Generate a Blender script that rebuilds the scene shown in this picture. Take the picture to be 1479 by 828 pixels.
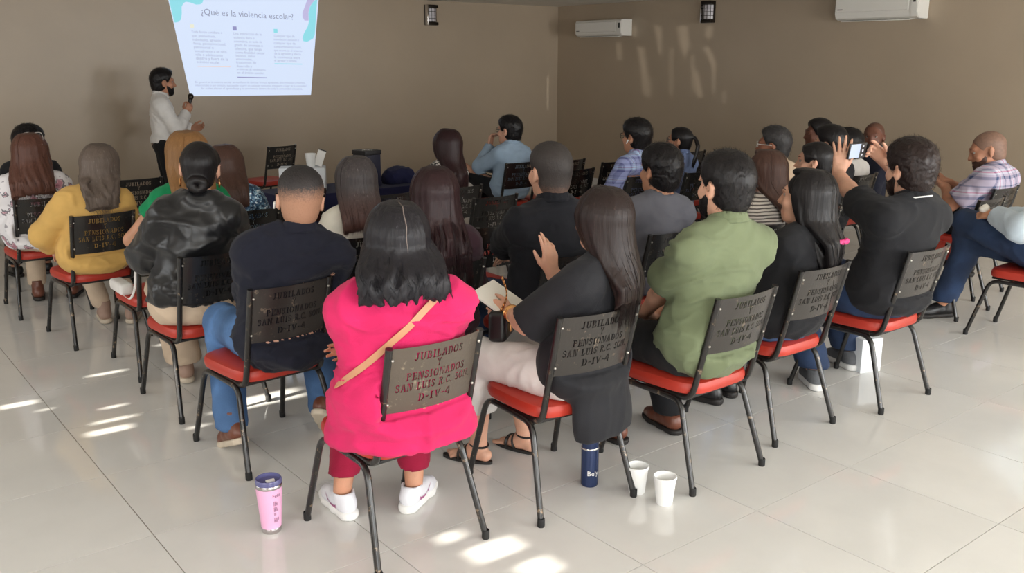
import bpy, bmesh, math, random
import numpy as np
from mathutils import Vector, Matrix, Euler
from mathutils.bvhtree import BVHTree
from mathutils.geometry import tessellate_polygon

# ------------------------------------------------------------------ clearing
for _o in list(bpy.data.objects):
    bpy.data.objects.remove(_o, do_unlink=True)
C = bpy.context.scene.collection
SC = bpy.context.scene
R = math.radians
PI = math.pi

# ------------------------------------------------------------------ camera
cam_d = bpy.data.cameras.new('camera')
cam = bpy.data.objects.new('camera', cam_d)
C.objects.link(cam)
cam_d.sensor_width = 36.0
cam_d.lens = 36.0 * 1325.0 / 1479.0
cam_d.clip_start = 0.05
cam.location = (0, 0, 1.6)
cam.rotation_euler = (PI / 2 - math.atan((414.0 - 86.0) / 1325.0), 0, 0)
SC.camera = cam

# ------------------------------------------------------------------ room frame: u along the projection wall, n towards it
TH = R(38.4)
U_RIGHT, N_FRONT, U_LEFT, N_BACK, CEIL = 8.42, 9.63, -2.3, -2.6, 2.285
def room(u, n, z=0.0):
    return (u * math.cos(TH) - n * math.sin(TH), u * math.sin(TH) + n * math.cos(TH), z)

# ------------------------------------------------------------------ world
wd = bpy.data.worlds.new('world')
SC.world = wd
wd.use_nodes = True
_bg = wd.node_tree.nodes['Background']
_bg.inputs[0].default_value = (0.72, 0.80, 0.92, 1)
_bg.inputs[1].default_value = 1.6

# ------------------------------------------------------------------ sun: enters through holes cut in the unseen left wall
sun_d = bpy.data.lights.new('sun', 'SUN')
sun_d.energy = 16.0
sun_d.angle = R(0.53)
sun_d.color = (1.0, 0.95, 0.84)
sun = bpy.data.objects.new('sun', sun_d)
C.objects.link(sun)
SUN_EL = R(24.0)
_az = TH + R(-3.0)                       # travels along +u
SUN_DIR = Vector((math.cos(_az) * math.cos(SUN_EL), math.sin(_az) * math.cos(SUN_EL), -math.sin(SUN_EL)))
sun.rotation_euler = SUN_DIR.to_track_quat('-Z', 'Y').to_euler()

# ------------------------------------------------------------------ daylight of the big windows behind the photographer
def window_light(name, u, n, z, w, h, energy, col, facing):
    ld = bpy.data.lights.new(name, 'AREA')
    ld.shape = 'RECTANGLE'
    ld.size, ld.size_y = w, h
    ld.energy = energy
    ld.color = col
    lo = bpy.data.objects.new(name, ld)
    C.objects.link(lo)
    lo.location = room(u, n, z)
    d = Vector(room(*facing, 0)).normalized()
    d.z = 0.0
    lo.rotation_euler = d.to_track_quat('-Z', 'Y').to_euler()
    return lo
DAY = (0.95, 0.985, 1.0)
window_light('back_window_daylight', 0.2, N_BACK + 0.06, 1.35, 2.6, 1.7, 135, DAY, (0, 1))
window_light('back_window_daylight', 4.2, N_BACK + 0.06, 1.35, 2.6, 1.7, 145, DAY, (0, 1))
window_light('back_window_daylight', 7.3, N_BACK + 0.06, 1.35, 1.7, 1.7, 165, DAY, (0, 1))
window_light('left_window_daylight', U_LEFT + 0.06, 0.6, 1.35, 2.6, 1.6, 70, DAY, (1, 0))
window_light('left_window_daylight', U_LEFT + 0.06, 5.6, 1.35, 3.0, 1.6, 44, DAY, (1, 0))

# added spot outside; holes cut in the unseen back wall shape its glints
GLINT = (1.2, -9.0, 1.95)
gl_d = bpy.data.lights.new('glint_spot', 'SPOT')
gl_d.energy = 6000; gl_d.color = (1.0, 0.97, 0.92); gl_d.shadow_soft_size = 0.012; gl_d.spot_size = R(14); gl_d.spot_blend = 0.1
gl_o = bpy.data.objects.new('glint_spot', gl_d)
C.objects.link(gl_o)
gl_o.location = room(*GLINT)
_t = Vector(room(8.0, 8.2, 1.6)) - Vector(room(*GLINT))
gl_o.rotation_euler = _t.to_track_quat('-Z', 'Y').to_euler()

# ------------------------------------------------------------------ exposure
SC.view_settings.view_transform = 'Standard'
SC.view_settings.look = 'None'
SC.view_settings.exposure = 0.0
SC.view_settings.gamma = 1.0
SC.view_settings.use_curve_mapping = False

# =================================================================== helpers
def link(o, parent=None):
    C.objects.link(o)
    if parent is not None:
        o.parent = parent
    return o

def thing(name, label=None, cat=None, loc=(0, 0, 0), rz=0.0, group=None):
    o = bpy.data.objects.new(name, None)
    o.empty_display_size = 0.1
    link(o)
    o.location = loc
    o.rotation_euler = (0, 0, rz)
    tag(o, label, cat, group)
    return o

def tag(o, label=None, cat=None, group=None, kind=None):
    if label: o['label'] = label
    if cat: o['category'] = cat
    if group: o['group'] = group
    if kind: o['kind'] = kind
    return o

def mesh_from(name, verts, faces, mats=(), smooth=True, mat_idx=None):
    me = bpy.data.meshes.new(name)
    verts = np.asarray(verts, dtype=np.float32)
    me.from_pydata(verts.tolist() if len(verts) < 4000 else [], [], faces if len(verts) < 4000 else [])
    if len(verts) >= 4000:
        faces = np.asarray(faces, dtype=np.int32)
        nf, k = faces.shape
        me.vertices.add(len(verts)); me.vertices.foreach_set('co', verts.ravel())
        me.loops.add(nf * k); me.loops.foreach_set('vertex_index', faces.ravel())
        me.polygons.add(nf)
        me.polygons.foreach_set('loop_start', np.arange(0, nf * k, k, dtype=np.int32))
        me.polygons.foreach_set('loop_total', np.full(nf, k, dtype=np.int32))
        me.update(calc_edges=True)
    for m in mats:
        me.materials.append(m)
    if smooth:
        me.polygons.foreach_set('use_smooth', np.ones(len(me.polygons), dtype=bool))
    if mat_idx is not None:
        me.polygons.foreach_set('material_index', np.asarray(mat_idx, dtype=np.int32))
    me.update()
    return me

def bm_mesh(name, bm, mat=None, smooth=False):
    me = bpy.data.meshes.new(name)
    bmesh.ops.recalc_face_normals(bm, faces=bm.faces[:])
    bm.to_mesh(me); bm.free()
    if mat is not None:
        for m in (mat if isinstance(mat, (list, tuple)) else [mat]):
            me.materials.append(m)
    if smooth:
        me.polygons.foreach_set('use_smooth', np.ones(len(me.polygons), dtype=bool))
        try:
            me.set_sharp_from_angle(angle=R(40))
        except Exception:
            pass
    return me

def obj(name, me, parent=None, loc=None, rot=None):
    o = bpy.data.objects.new(name, me)
    link(o, parent)
    if loc is not None: o.location = loc
    if rot is not None: o.rotation_euler = rot
    return o

def add_box(bm, c, s, rot=None, bevel=0.0, seg=2):
    r = bmesh.ops.create_cube(bm, size=1.0)
    vs = r['verts']
    M = Matrix.Translation(c) @ (rot.to_matrix().to_4x4() if rot is not None else Matrix.Identity(4)) @ Matrix.Diagonal((s[0], s[1], s[2], 1))
    bmesh.ops.transform(bm, matrix=M, verts=vs)
    if bevel > 0:
        es = list({e for v in vs for e in v.link_edges})
        bmesh.ops.bevel(bm, geom=es, offset=bevel, segments=seg, profile=0.6, affect='EDGES')

def smooth_path(pts, rad=0.04, n=5):
    """round the corners of a polyline"""
    P = [Vector(p) for p in pts]
    out = [P[0]]
    for i in range(1, len(P) - 1):
        a, b, c = P[i - 1], P[i], P[i + 1]
        r = min(rad, (a - b).length * 0.49, (c - b).length * 0.49)
        p0 = b + (a - b).normalized() * r
        p1 = b + (c - b).normalized() * r
        for k in range(n + 1):
            t = k / n
            out.append(p0 * (1 - t) ** 2 + b * 2 * t * (1 - t) + p1 * t * t)
    out.append(P[-1])
    return out

def add_tube(bm, pts, r, seg=10, cap=True, flat=None):
    """sweep a circle (radius r or a list) along pts"""
    P = [Vector(p) for p in pts]
    n = len(P)
    rs = r if isinstance(r, (list, tuple)) else [r] * n
    T = []
    for i in range(n):
        a = P[max(i - 1, 0)]; b = P[min(i + 1, n - 1)]
        T.append((b - a).normalized())
    up = Vector((0, 0, 1)) if abs(T[0].z) < 0.9 else Vector((1, 0, 0))
    N = (up - T[0] * up.dot(T[0])).normalized()
    rings = []
    for i in range(n):
        N = (N - T[i] * N.dot(T[i])).normalized()
        B = T[i].cross(N)
        ring = []
        for k in range(seg):
            a = 2 * PI * k / seg
            ca, sa = math.cos(a), math.sin(a)
            if flat: sa *= flat
            ring.append(bm.verts.new(P[i] + (N * ca + B * sa) * rs[i]))
        rings.append(ring)
    for i in range(n - 1):
        for k in range(seg):
            bm.faces.new((rings[i][k], rings[i][(k + 1) % seg], rings[i + 1][(k + 1) % seg], rings[i + 1][k]))
    if cap:
        bm.faces.new(rings[0][::-1]); bm.faces.new(rings[-1])

def add_lathe(bm, prof, seg=24, c=(0, 0, 0), close=True):
    rings = []
    for (r, z) in prof:
        if r < 1e-6:
            rings.append([bm.verts.new((c[0], c[1], c[2] + z))])
        else:
            rings.append([bm.verts.new((c[0] + r * math.cos(2 * PI * k / seg), c[1] + r * math.sin(2 * PI * k / seg), c[2] + z)) for k in range(seg)])
    for a, b in zip(rings, rings[1:]):
        for k in range(seg):
            k2 = (k + 1) % seg
            if len(a) == 1 and len(b) == 1: continue
            if len(a) == 1: bm.faces.new((a[0], b[k], b[k2]))
            elif len(b) == 1: bm.faces.new((a[k], a[k2], b[0]))
            else: bm.faces.new((a[k], a[k2], b[k2], b[k]))

def tube_obj(name, pts, r, mat, parent=None, seg=8, **kw):
    bm = bmesh.new(); add_tube(bm, pts, r, seg, **kw)
    return obj(name, bm_mesh(name, bm, mat, True), parent)

def box_obj(name, c, s, mat, parent=None, bevel=0.0, rot=None):
    bm = bmesh.new(); add_box(bm, c, s, rot, bevel)
    return obj(name, bm_mesh(name, bm, mat, bevel > 0), parent)

def lathe_obj(name, prof, mat, parent=None, seg=28, c=(0, 0, 0)):
    bm = bmesh.new(); add_lathe(bm, prof, seg, c)
    return obj(name, bm_mesh(name, bm, mat, True), parent)

# =================================================================== materials
def srgb(r, g, b):
    f = lambda c: (c / 255 / 12.92) if c / 255 <= 0.04045 else ((c / 255 + 0.055) / 1.055) ** 2.4
    return (f(r), f(g), f(b), 1)

def mat_new(name):
    m = bpy.data.materials.new(name)
    m.use_nodes = True
    nt = m.node_tree
    return m, nt, nt.nodes['Principled BSDF']

def nd(nt, t, **kw):
    n = nt.nodes.new(t)
    for k, v in kw.items():
        if k.startswith('i_'):
            n.inputs[k[2:].replace('_', ' ')].default_value = v
        else:
            setattr(n, k, v)
    return n

def coords(nt, scale=(1, 1, 1), rot=(0, 0, 0), kind='Object'):
    tc = nd(nt, 'ShaderNodeTexCoord')
    mp = nd(nt, 'ShaderNodeMapping')
    mp.inputs['Scale'].default_value = scale
    mp.inputs['Rotation'].default_value = rot
    nt.links.new(tc.outputs[kind], mp.inputs[0])
    return mp.outputs[0]

def ramp(nt, fac, stops, interp='LINEAR'):
    r = nd(nt, 'ShaderNodeValToRGB')
    r.color_ramp.interpolation = interp
    e = r.color_ramp.elements
    e[0].position, e[0].color = stops[0]
    e[1].position, e[1].color = stops[-1]
    for p, c in stops[1:-1]:
        x = e.new(p); x.color = c
    nt.links.new(fac, r.inputs[0])
    return r.outputs[0]

def add_bump(nt, bs, h, strength, dist=0.01):
    b = nd(nt, 'ShaderNodeBump')
    b.inputs['Strength'].default_value = strength
    b.inputs['Distance'].default_value = dist
    nt.links.new(h, b.inputs['Height'])
    nt.links.new(b.outputs[0], bs.inputs['Normal'])

def scol(c, k):
    return (min(c[0] * k, 1), min(c[1] * k, 1), min(c[2] * k, 1), 1)

def plain(name, col, rough=0.5, metal=0.0, var=0.12, vscale=6.0, bump=0.0, bscale=200.0, spec=0.5, coat=0.0, sheen=0.0, emit=None):
    m, nt, b = mat_new(name)
    n = nd(nt, 'ShaderNodeTexNoise'); n.inputs['Scale'].default_value = vscale; n.inputs['Detail'].default_value = 4
    nt.links.new(coords(nt), n.inputs['Vector'])
    nt.links.new(ramp(nt, n.outputs[0], [(0.3, scol(col, 1 - var)), (0.7, scol(col, 1 + var))]), b.inputs['Base Color'])
    b.inputs['Roughness'].default_value = rough
    b.inputs['Metallic'].default_value = metal
    b.inputs['Specular IOR Level'].default_value = spec
    b.inputs['Coat Weight'].default_value = coat
    if sheen: b.inputs['Sheen Weight'].default_value = sheen
    if emit:
        b.inputs['Emission Color'].default_value = emit[0]; b.inputs['Emission Strength'].default_value = emit[1]
    if bump:
        n2 = nd(nt, 'ShaderNodeTexNoise'); n2.inputs['Scale'].default_value = bscale
        nt.links.new(coords(nt), n2.inputs['Vector'])
        add_bump(nt, b, n2.outputs[0], bump)
    return m

_cl = {}
def cloth(name, col, rough=0.85, sheen=0.06, weave=0.25, spec=0.25):
    k = ('cloth', name)
    if k in _cl: return _cl[k]
    m = plain(name, col, rough, var=0.09, vscale=9, bump=weave, bscale=420, spec=spec, sheen=sheen)
    _cl[k] = m
    return m

def satin(name, col):
    m = plain(name, col, 0.32, var=0.1, vscale=7, bump=0.05, bscale=300, spec=0.5, sheen=0.1)
    return m

_sk = {}
def skin_mat(rgb):
    if rgb in _sk: return _sk[rgb]
    col = srgb(*rgb)
    m, nt, b = mat_new('skin')
    n = nd(nt, 'ShaderNodeTexNoise'); n.inputs['Scale'].default_value = 18; n.inputs['Detail'].default_value = 5
    nt.links.new(coords(nt), n.inputs['Vector'])
    nt.links.new(ramp(nt, n.outputs[0], [(0.3, scol(col, 0.88)), (0.5, col), (0.75, (min(col[0] * 1.12, 1), col[1] * 1.02, col[2] * 0.98, 1))]), b.inputs['Base Color'])
    b.inputs['Roughness'].default_value = 0.52
    b.inputs['Subsurface Weight'].default_value = 0.08
    b.inputs['Subsurface Radius'].default_value = (0.01, 0.004, 0.002)
    n2 = nd(nt, 'ShaderNodeTexNoise'); n2.inputs['Scale'].default_value = 260
    nt.links.new(coords(nt), n2.inputs['Vector'])
    add_bump(nt, b, n2.outputs[0], 0.12)
    _sk[rgb] = m
    return m

def hair_mat(name, dark, light, amount=0.5, rough=0.42, tip=None, ztip=(0.7, 0.95)):
    """streaky hair: noise stretched along the strands (z)"""
    m, nt, b = mat_new(name)
    n = nd(nt, 'ShaderNodeTexNoise'); n.inputs['Scale'].default_value = 1.0; n.inputs['Detail'].default_value = 6; n.inputs['Roughness'].default_value = 0.7
    nt.links.new(coords(nt, (150, 150, 6)), n.inputs['Vector'])
    c = ramp(nt, n.outputs[0], [(0.5 - 0.22 * amount, dark), (0.62, scol(dark, 1.3)), (0.78, light)])
    if tip is not None:
        tc = nd(nt, 'ShaderNodeTexCoord'); sx = nd(nt, 'ShaderNodeSeparateXYZ')
        nt.links.new(tc.outputs['Object'], sx.inputs[0])
        mr = nd(nt, 'ShaderNodeMapRange'); mr.inputs[1].default_value = ztip[0]; mr.inputs[2].default_value = ztip[1]
        nt.links.new(sx.outputs[2], mr.inputs[0])
        mx = nd(nt, 'ShaderNodeMix', data_type='RGBA')
        nt.links.new(mr.outputs[0], mx.inputs[0]); mx.inputs[6].default_value = tip; nt.links.new(c, mx.inputs[7])
        # the tips keep the streaks
        mu = nd(nt, 'ShaderNodeMix', data_type='RGBA', blend_type='MULTIPLY'); mu.inputs[0].default_value = 0.5
        nt.links.new(mx.outputs[2], mu.inputs[6])
        nt.links.new(ramp(nt, n.outputs[0], [(0.35, (0.45, 0.45, 0.45, 1)), (0.7, (1, 1, 1, 1))]), mu.inputs[7])
        c = mu.outputs[2]
    nt.links.new(c, b.inputs['Base Color'])
    b.inputs['Roughness'].default_value = rough
    b.inputs['Specular IOR Level'].default_value = 0.28
    add_bump(nt, b, n.outputs[0], 0.45, 0.004)
    return m

def worn_metal(name, base, worn, wear=0.5, rough=0.34):
    """chipped black enamel on steel tube"""
    m, nt, b = mat_new(name)
    oi = nd(nt, 'ShaderNodeObjectInfo')
    tc = nd(nt, 'ShaderNodeTexCoord')
    mp = nd(nt, 'ShaderNodeVectorMath', operation='ADD')
    sc = nd(nt, 'ShaderNodeVectorMath', operation='SCALE'); sc.inputs['Scale'].default_value = 30.0
    cb = nd(nt, 'ShaderNodeCombineXYZ')
    for i in range(3): nt.links.new(oi.outputs['Random'], cb.inputs[i])
    nt.links.new(cb.outputs[0], sc.inputs[0])
    nt.links.new(tc.outputs['Object'], mp.inputs[0]); nt.links.new(sc.outputs[0], mp.inputs[1])
    n = nd(nt, 'ShaderNodeTexNoise'); n.inputs['Scale'].default_value = 26; n.inputs['Detail'].default_value = 8; n.inputs['Roughness'].default_value = 0.68
    nt.links.new(mp.outputs[0], n.inputs['Vector'])
    n3 = nd(nt, 'ShaderNodeTexNoise'); n3.inputs['Scale'].default_value = 140; n3.inputs['Detail'].default_value = 3
    nt.links.new(mp.outputs[0], n3.inputs['Vector'])
    lo = 0.66 - 0.14 * wear
    f = ramp(nt, n.outputs[0], [(lo, (0, 0, 0, 1)), (lo + 0.05, (1, 1, 1, 1))])
    mx = nd(nt, 'ShaderNodeMix', data_type='RGBA')
    nt.links.new(f, mx.inputs[0]); mx.inputs[6].default_value = base
    nt.links.new(ramp(nt, n3.outputs[0], [(0.35, scol(worn, 0.5)), (0.65, worn)]), mx.inputs[7])
    nt.links.new(mx.outputs[2], b.inputs['Base Color'])
    rr = nd(nt, 'ShaderNodeMapRange'); rr.inputs[3].default_value = rough; rr.inputs[4].default_value = rough + 0.2
    nt.links.new(f, rr.inputs[0]); nt.links.new(rr.outputs[0], b.inputs['Roughness'])
    b.inputs['Metallic'].default_value = 0.25
    b.inputs['Coat Weight'].default_value = 0.5; b.inputs['Coat Roughness'].default_value = 0.16
    add_bump(nt, b, n3.outputs[0], 0.08)
    return m

# =================================================================== signed-distance modelling (bodies, hair, clothes)
class Field:
    def __init__(s, lo, hi, h):
        s.h = float(h)
        s.lo = np.array(lo, dtype=np.float32)
        s.n = np.ceil((np.array(hi) - np.array(lo)) / h).astype(int) + 1
        s.D = np.full(s.n, 9.0, dtype=np.float32)
        s.ax = [s.lo[i] + np.arange(s.n[i], dtype=np.float32) * s.h for i in range(3)]
    def block(s, lo, hi):
        a = np.clip(np.floor((np.array(lo) - s.lo) / s.h).astype(int), 0, s.n)
        b = np.clip(np.ceil((np.array(hi) - s.lo) / s.h).astype(int) + 1, 0, s.n)
        if (b <= a).any(): return None, None
        sl = tuple(slice(a[i], b[i]) for i in range(3))
        return sl, (s.ax[0][sl[0]][:, None, None], s.ax[1][sl[1]][None, :, None], s.ax[2][sl[2]][None, None, :])
    def _put(s, sl, d, k, op):
        A = s.D[sl]
        d = d.astype(np.float32)
        if op == 'sub':
            B = -d
            if k > 0:
                h = np.maximum(k - np.abs(A - B), 0) / k
                s.D[sl] = np.maximum(A, B) + h * h * k * 0.25
            else: s.D[sl] = np.maximum(A, B)
        else:
            if k > 0:
                h = np.maximum(k - np.abs(A - d), 0) / k
                s.D[sl] = np.minimum(A, d) - h * h * k * 0.25
            else: s.D[sl] = np.minimum(A, d)
    def rc(s, a, b, ra, rb, k=0.01, op='add'):
        a = np.asarray(a, dtype=np.float32); b = np.asarray(b, dtype=np.float32)
        m = max(ra, rb) + k + 2.5 * s.h
        sl, g = s.block(np.minimum(a, b) - m, np.maximum(a, b) + m)
        if sl is None: return
        ba = b - a
        L = float(ba @ ba) + 1e-12
        px, py, pz = g[0] - a[0], g[1] - a[1], g[2] - a[2]
        t = np.clip((px * ba[0] + py * ba[1] + pz * ba[2]) / L, 0, 1)
        d = np.sqrt((px - t * ba[0]) ** 2 + (py - t * ba[1]) ** 2 + (pz - t * ba[2]) ** 2) - (ra + t * (rb - ra))
        s._put(sl, d, k, op)
    def chain(s, pts, rad, k=0.006):
        """a whole lock of hair: segments joined without swelling at the joints, then blended in"""
        P = np.asarray(pts, dtype=np.float32); m = max(rad) + k + 2.5 * s.h
        sl, g = s.block(P.min(0) - m, P.max(0) + m)
        if sl is None: return
        sub = Field.__new__(Field)
        sub.h = s.h; sub.lo = np.array([g[i].ravel()[0] for i in range(3)], dtype=np.float32)
        sub.n = np.array([g[i].size for i in range(3)])
        sub.D = np.full(sub.n, 9.0, dtype=np.float32)
        sub.ax = [g[i].ravel() for i in range(3)]
        for a, b, ra, rb in zip(P, P[1:], rad, rad[1:]):
            sub.rc(a, b, ra, rb, 0)
        s._put(sl, sub.D, k, 'add')
    def el(s, c, r, M=None, k=0.01, op='add'):
        c = np.asarray(c, dtype=np.float32); r = np.asarray(r, dtype=np.float32)
        m = float(r.max()) + k + 2.5 * s.h
        if M is None:
            e = r + k + 2.5 * s.h
            sl, g = s.block(c - e, c + e)
        else:
            sl, g = s.block(c - m, c + m)
        if sl is None: return
        px, py, pz = g[0] - c[0], g[1] - c[1], g[2] - c[2]
        if M is not None:
            M = np.asarray(M, dtype=np.float32)          # columns = local axes
            px, py, pz = (M[0, 0] * px + M[1, 0] * py + M[2, 0] * pz, M[0, 1] * px + M[1, 1] * py + M[2, 1] * pz, M[0, 2] * px + M[1, 2] * py + M[2, 2] * pz)
        k0 = np.sqrt((px / r[0]) ** 2 + (py / r[1]) ** 2 + (pz / r[2]) ** 2)
        k1 = np.sqrt((px / r[0] ** 2) ** 2 + (py / r[1] ** 2) ** 2 + (pz / r[2] ** 2) ** 2) + 1e-6
        s._put(sl, k0 * (k0 - 1) / k1, k, op)
    def cut(s, p, nrm, lo=None, hi=None):
        """remove everything on the side nrm points to"""
        nrm = np.asarray(nrm, dtype=np.float32); nrm = nrm / np.linalg.norm(nrm)
        sl, g = s.block(s.lo if lo is None else lo, s.lo + s.n * s.h if hi is None else hi)
        if sl is None: return
        d = (g[0] - p[0]) * nrm[0] + (g[1] - p[1]) * nrm[1] + (g[2] - p[2]) * nrm[2]
        s.D[sl] = np.maximum(s.D[sl], d)
    def prims(s, L, inf=0.0):
        for p in L:
            if p[0] == 'rc': s.rc(p[1], p[2], p[3] + inf, p[4] + inf, p[5])
            else: s.el(p[1], np.asarray(p[2]) + inf, p[3], p[4])
    def mesh(s):
        D = s.D
        S = D < 0
        cnt = np.zeros(tuple(s.n - 1), dtype=np.int8)
        for i in (0, 1):
            for j in (0, 1):
                for k in (0, 1):
                    cnt += S[i:s.n[0] - 1 + i, j:s.n[1] - 1 + j, k:s.n[2] - 1 + k]
        ids = np.argwhere((cnt > 0) & (cnt < 8))
        if len(ids) == 0: return np.zeros((0, 3), np.float32), np.zeros((0, 4), np.int32)
        I, J, K = ids.T
        acc = np.zeros((len(ids), 3), np.float32); num = np.zeros(len(ids), np.float32)
        cor = [(i, j, k) for i in (0, 1) for j in (0, 1) for k in (0, 1)]
        V = {c: D[I + c[0], J + c[1], K + c[2]] for c in cor}
        for c in cor:
            for a in range(3):
                if c[a] == 0:
                    c2 = list(c); c2[a] = 1; c2 = tuple(c2)
                    x, y = V[c], V[c2]
                    cr = (x < 0) != (y < 0)
                    t = np.where(cr, x / np.where(cr, x - y, 1), 0)
                    base = np.array(c, np.float32)
                    acc[:, 0] += np.where(cr, base[0] + (t if a == 0 else 0), 0)
                    acc[:, 1] += np.where(cr, base[1] + (t if a == 1 else 0), 0)
                    acc[:, 2] += np.where(cr, base[2] + (t if a == 2 else 0), 0)
                    num += cr
        P = s.lo + (ids + acc / num[:, None]) * s.h
        idx = np.full(tuple(s.n - 1), -1, np.int32)
        idx[I, J, K] = np.arange(len(ids))
        F = []
        n = s.n
        for a in range(3):
            b, c = (a + 1) % 3, (a + 2) % 3
            s0 = [slice(None)] * 3; s1 = [slice(None)] * 3
            s0[a] = slice(0, n[a] - 1); s1[a] = slice(1, n[a])
            s0[b] = s1[b] = slice(1, n[b] - 1); s0[c] = s1[c] = slice(1, n[c] - 1)
            A, B = S[tuple(s0)], S[tuple(s1)]
            for sg, mask in ((1, A & ~B), (-1, ~A & B)):
                e = np.argwhere(mask)
                if len(e) == 0: continue
                e[:, b] += 1; e[:, c] += 1
                q = []
                for db, dc in ((-1, -1), (0, -1), (0, 0), (-1, 0)):
                    v = e.copy(); v[:, b] += db; v[:, c] += dc
                    q.append(idx[v[:, 0], v[:, 1], v[:, 2]])
                q = np.stack(q, 1)
                F.append(q if sg > 0 else q[:, ::-1])
        return P.astype(np.float32), np.concatenate(F).astype(np.int32)

_lat = np.random.RandomState(5).rand(32, 32, 32).astype(np.float32)
def vnoise(P):
    i = np.floor(P).astype(int); f = (P - i).astype(np.float32); f = f * f * (3 - 2 * f)
    r = 0
    for a in (0, 1):
        for b in (0, 1):
            for c in (0, 1):
                w = (f[:, 0] if a else 1 - f[:, 0]) * (f[:, 1] if b else 1 - f[:, 1]) * (f[:, 2] if c else 1 - f[:, 2])
                r = r + w * _lat[(i[:, 0] + a) % 32, (i[:, 1] + b) % 32, (i[:, 2] + c) % 32]
    return r

def vnormals(P, F):
    a, b, c, d = (P[F[:, i]] for i in range(4))
    fn = np.cross(c - a, d - b)
    N = np.zeros_like(P)
    for i in range(4):
        for k in range(3):
            N[:, k] += np.bincount(F[:, i], fn[:, k], minlength=len(P))
    return N / (np.linalg.norm(N, axis=1, keepdims=True) + 1e-9)

def relax(P, F, it=1, lam=0.5):
    for _ in range(it):
        A = np.zeros_like(P); n = np.zeros(len(P), np.float32)
        for i in range(4):
            for j in ((i + 1) % 4, (i + 3) % 4):
                n += np.bincount(F[:, i], minlength=len(P))
                for k in range(3):
                    A[:, k] += np.bincount(F[:, i], P[F[:, j], k], minlength=len(P))
        P = P * (1 - lam) + lam * A / np.maximum(n, 1)[:, None]
    return P.astype(np.float32)

def wrinkle(P, F, amp, freq=(9, 9, 16), seed=0.0):
    """cloth folds: warped ridges pushed outwards along the normals"""
    N = vnormals(P, F)
    q = P * np.array(freq, np.float32) + seed
    w = vnoise(q * 0.6 + 7.3)
    q2 = q + np.stack([w, w * 0.5, w * 1.6], 1) * 2.2
    r = 1 - np.abs(2 * vnoise(q2) - 1)
    r2 = 1 - np.abs(2 * vnoise(q2 * 2.1 + 3.7) - 1)
    d = amp * (r ** 3 + 0.4 * r2 ** 3)
    return (P + N * d[:, None]).astype(np.float32)

def field_obj(name, fld, mat, parent, smooth=1, fold=0.0, freq=(9, 9, 16), seed=0.0, fit=None):
    P, F = fld.mesh()
    if len(P) == 0: return None
    if smooth: P = relax(P, F, smooth, 0.5)
    if fold:
        P0 = P
        P = wrinkle(P, F, fold, freq, seed)
        if fit:                                     # folds lie flat where the chair back presses them
            ox, oy, a, s = fit
            f2 = lambda Q: ((Q[:, 0] * math.cos(a) - Q[:, 1] * math.sin(a) + ox) * s, (Q[:, 0] * math.sin(a) + Q[:, 1] * math.cos(a) + oy) * s, Q[:, 2] * s)
            cx, cy, cz = f2(P)
            yp = -0.178 - 0.095 * (cz - 0.40) / 0.37 - 0.030 * (1 - np.clip((cx / .165) ** 2, 0, 1)) + .005
            bad = (cy < yp) & (cz > .53) & (cz < .78) & (np.abs(cx) < .19)
            P = np.where(bad[:, None], P0, P)
    me = mesh_from(name, P, F if len(P) >= 4000 else F.tolist(), [mat])
    return obj(name, me, parent)

def decal(name, src, pts, mat, parent, direction, off=0.0015, thick=0.0):
    """flat print: a fan-filled outline cast onto the surface of src; pts are ray starts"""
    me = src.data
    bvh = BVHTree.FromPolygons([v.co for v in me.vertices], [p.vertices for p in me.polygons])
    d = Vector(direction).normalized()
    hit = []
    for p in pts:
        h = bvh.ray_cast(Vector(p), d)
        if h[0] is None: return None
        hit.append(h[0] - d * off)
    bm = bmesh.new()
    vs = [bm.verts.new(h) for h in hit]
    n = len(vs) // 2
    for i in range(n - 1):                     # pts come as a band: upper edge, then lower edge
        bm.faces.new((vs[i], vs[i + 1], vs[n + i + 1], vs[n + i]))
    return obj(name, bm_mesh(name, bm, mat), parent)

# =================================================================== the setting
def wall_mat():
    m, nt, b = mat_new('taupe_gloss_paint')
    col = srgb(170, 153, 132)
    n = nd(nt, 'ShaderNodeTexNoise'); n.inputs['Scale'].default_value = 0.9; n.inputs['Detail'].default_value = 5
    nt.links.new(coords(nt), n.inputs['Vector'])
    nt.links.new(ramp(nt, n.outputs[0], [(0.3, scol(col, 0.93)), (0.7, scol(col, 1.05))]), b.inputs['Base Color'])
    b.inputs['Roughness'].default_value = 0.38
    n2 = nd(nt, 'ShaderNodeTexNoise'); n2.inputs['Scale'].default_value = 3.5; n2.inputs['Detail'].default_value = 3
    nt.links.new(coords(nt), n2.inputs['Vector'])
    add_bump(nt, b, n2.outputs[0], 0.25, 0.02)
    return m
M_WALL = wall_mat()
M_CEIL = plain('white_plaster', srgb(222, 216, 205), 0.8, var=0.03, bump=0.1, bscale=60)
M_GROUT = plain('grout', srgb(150, 138, 124), 0.8, var=0.1)

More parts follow.
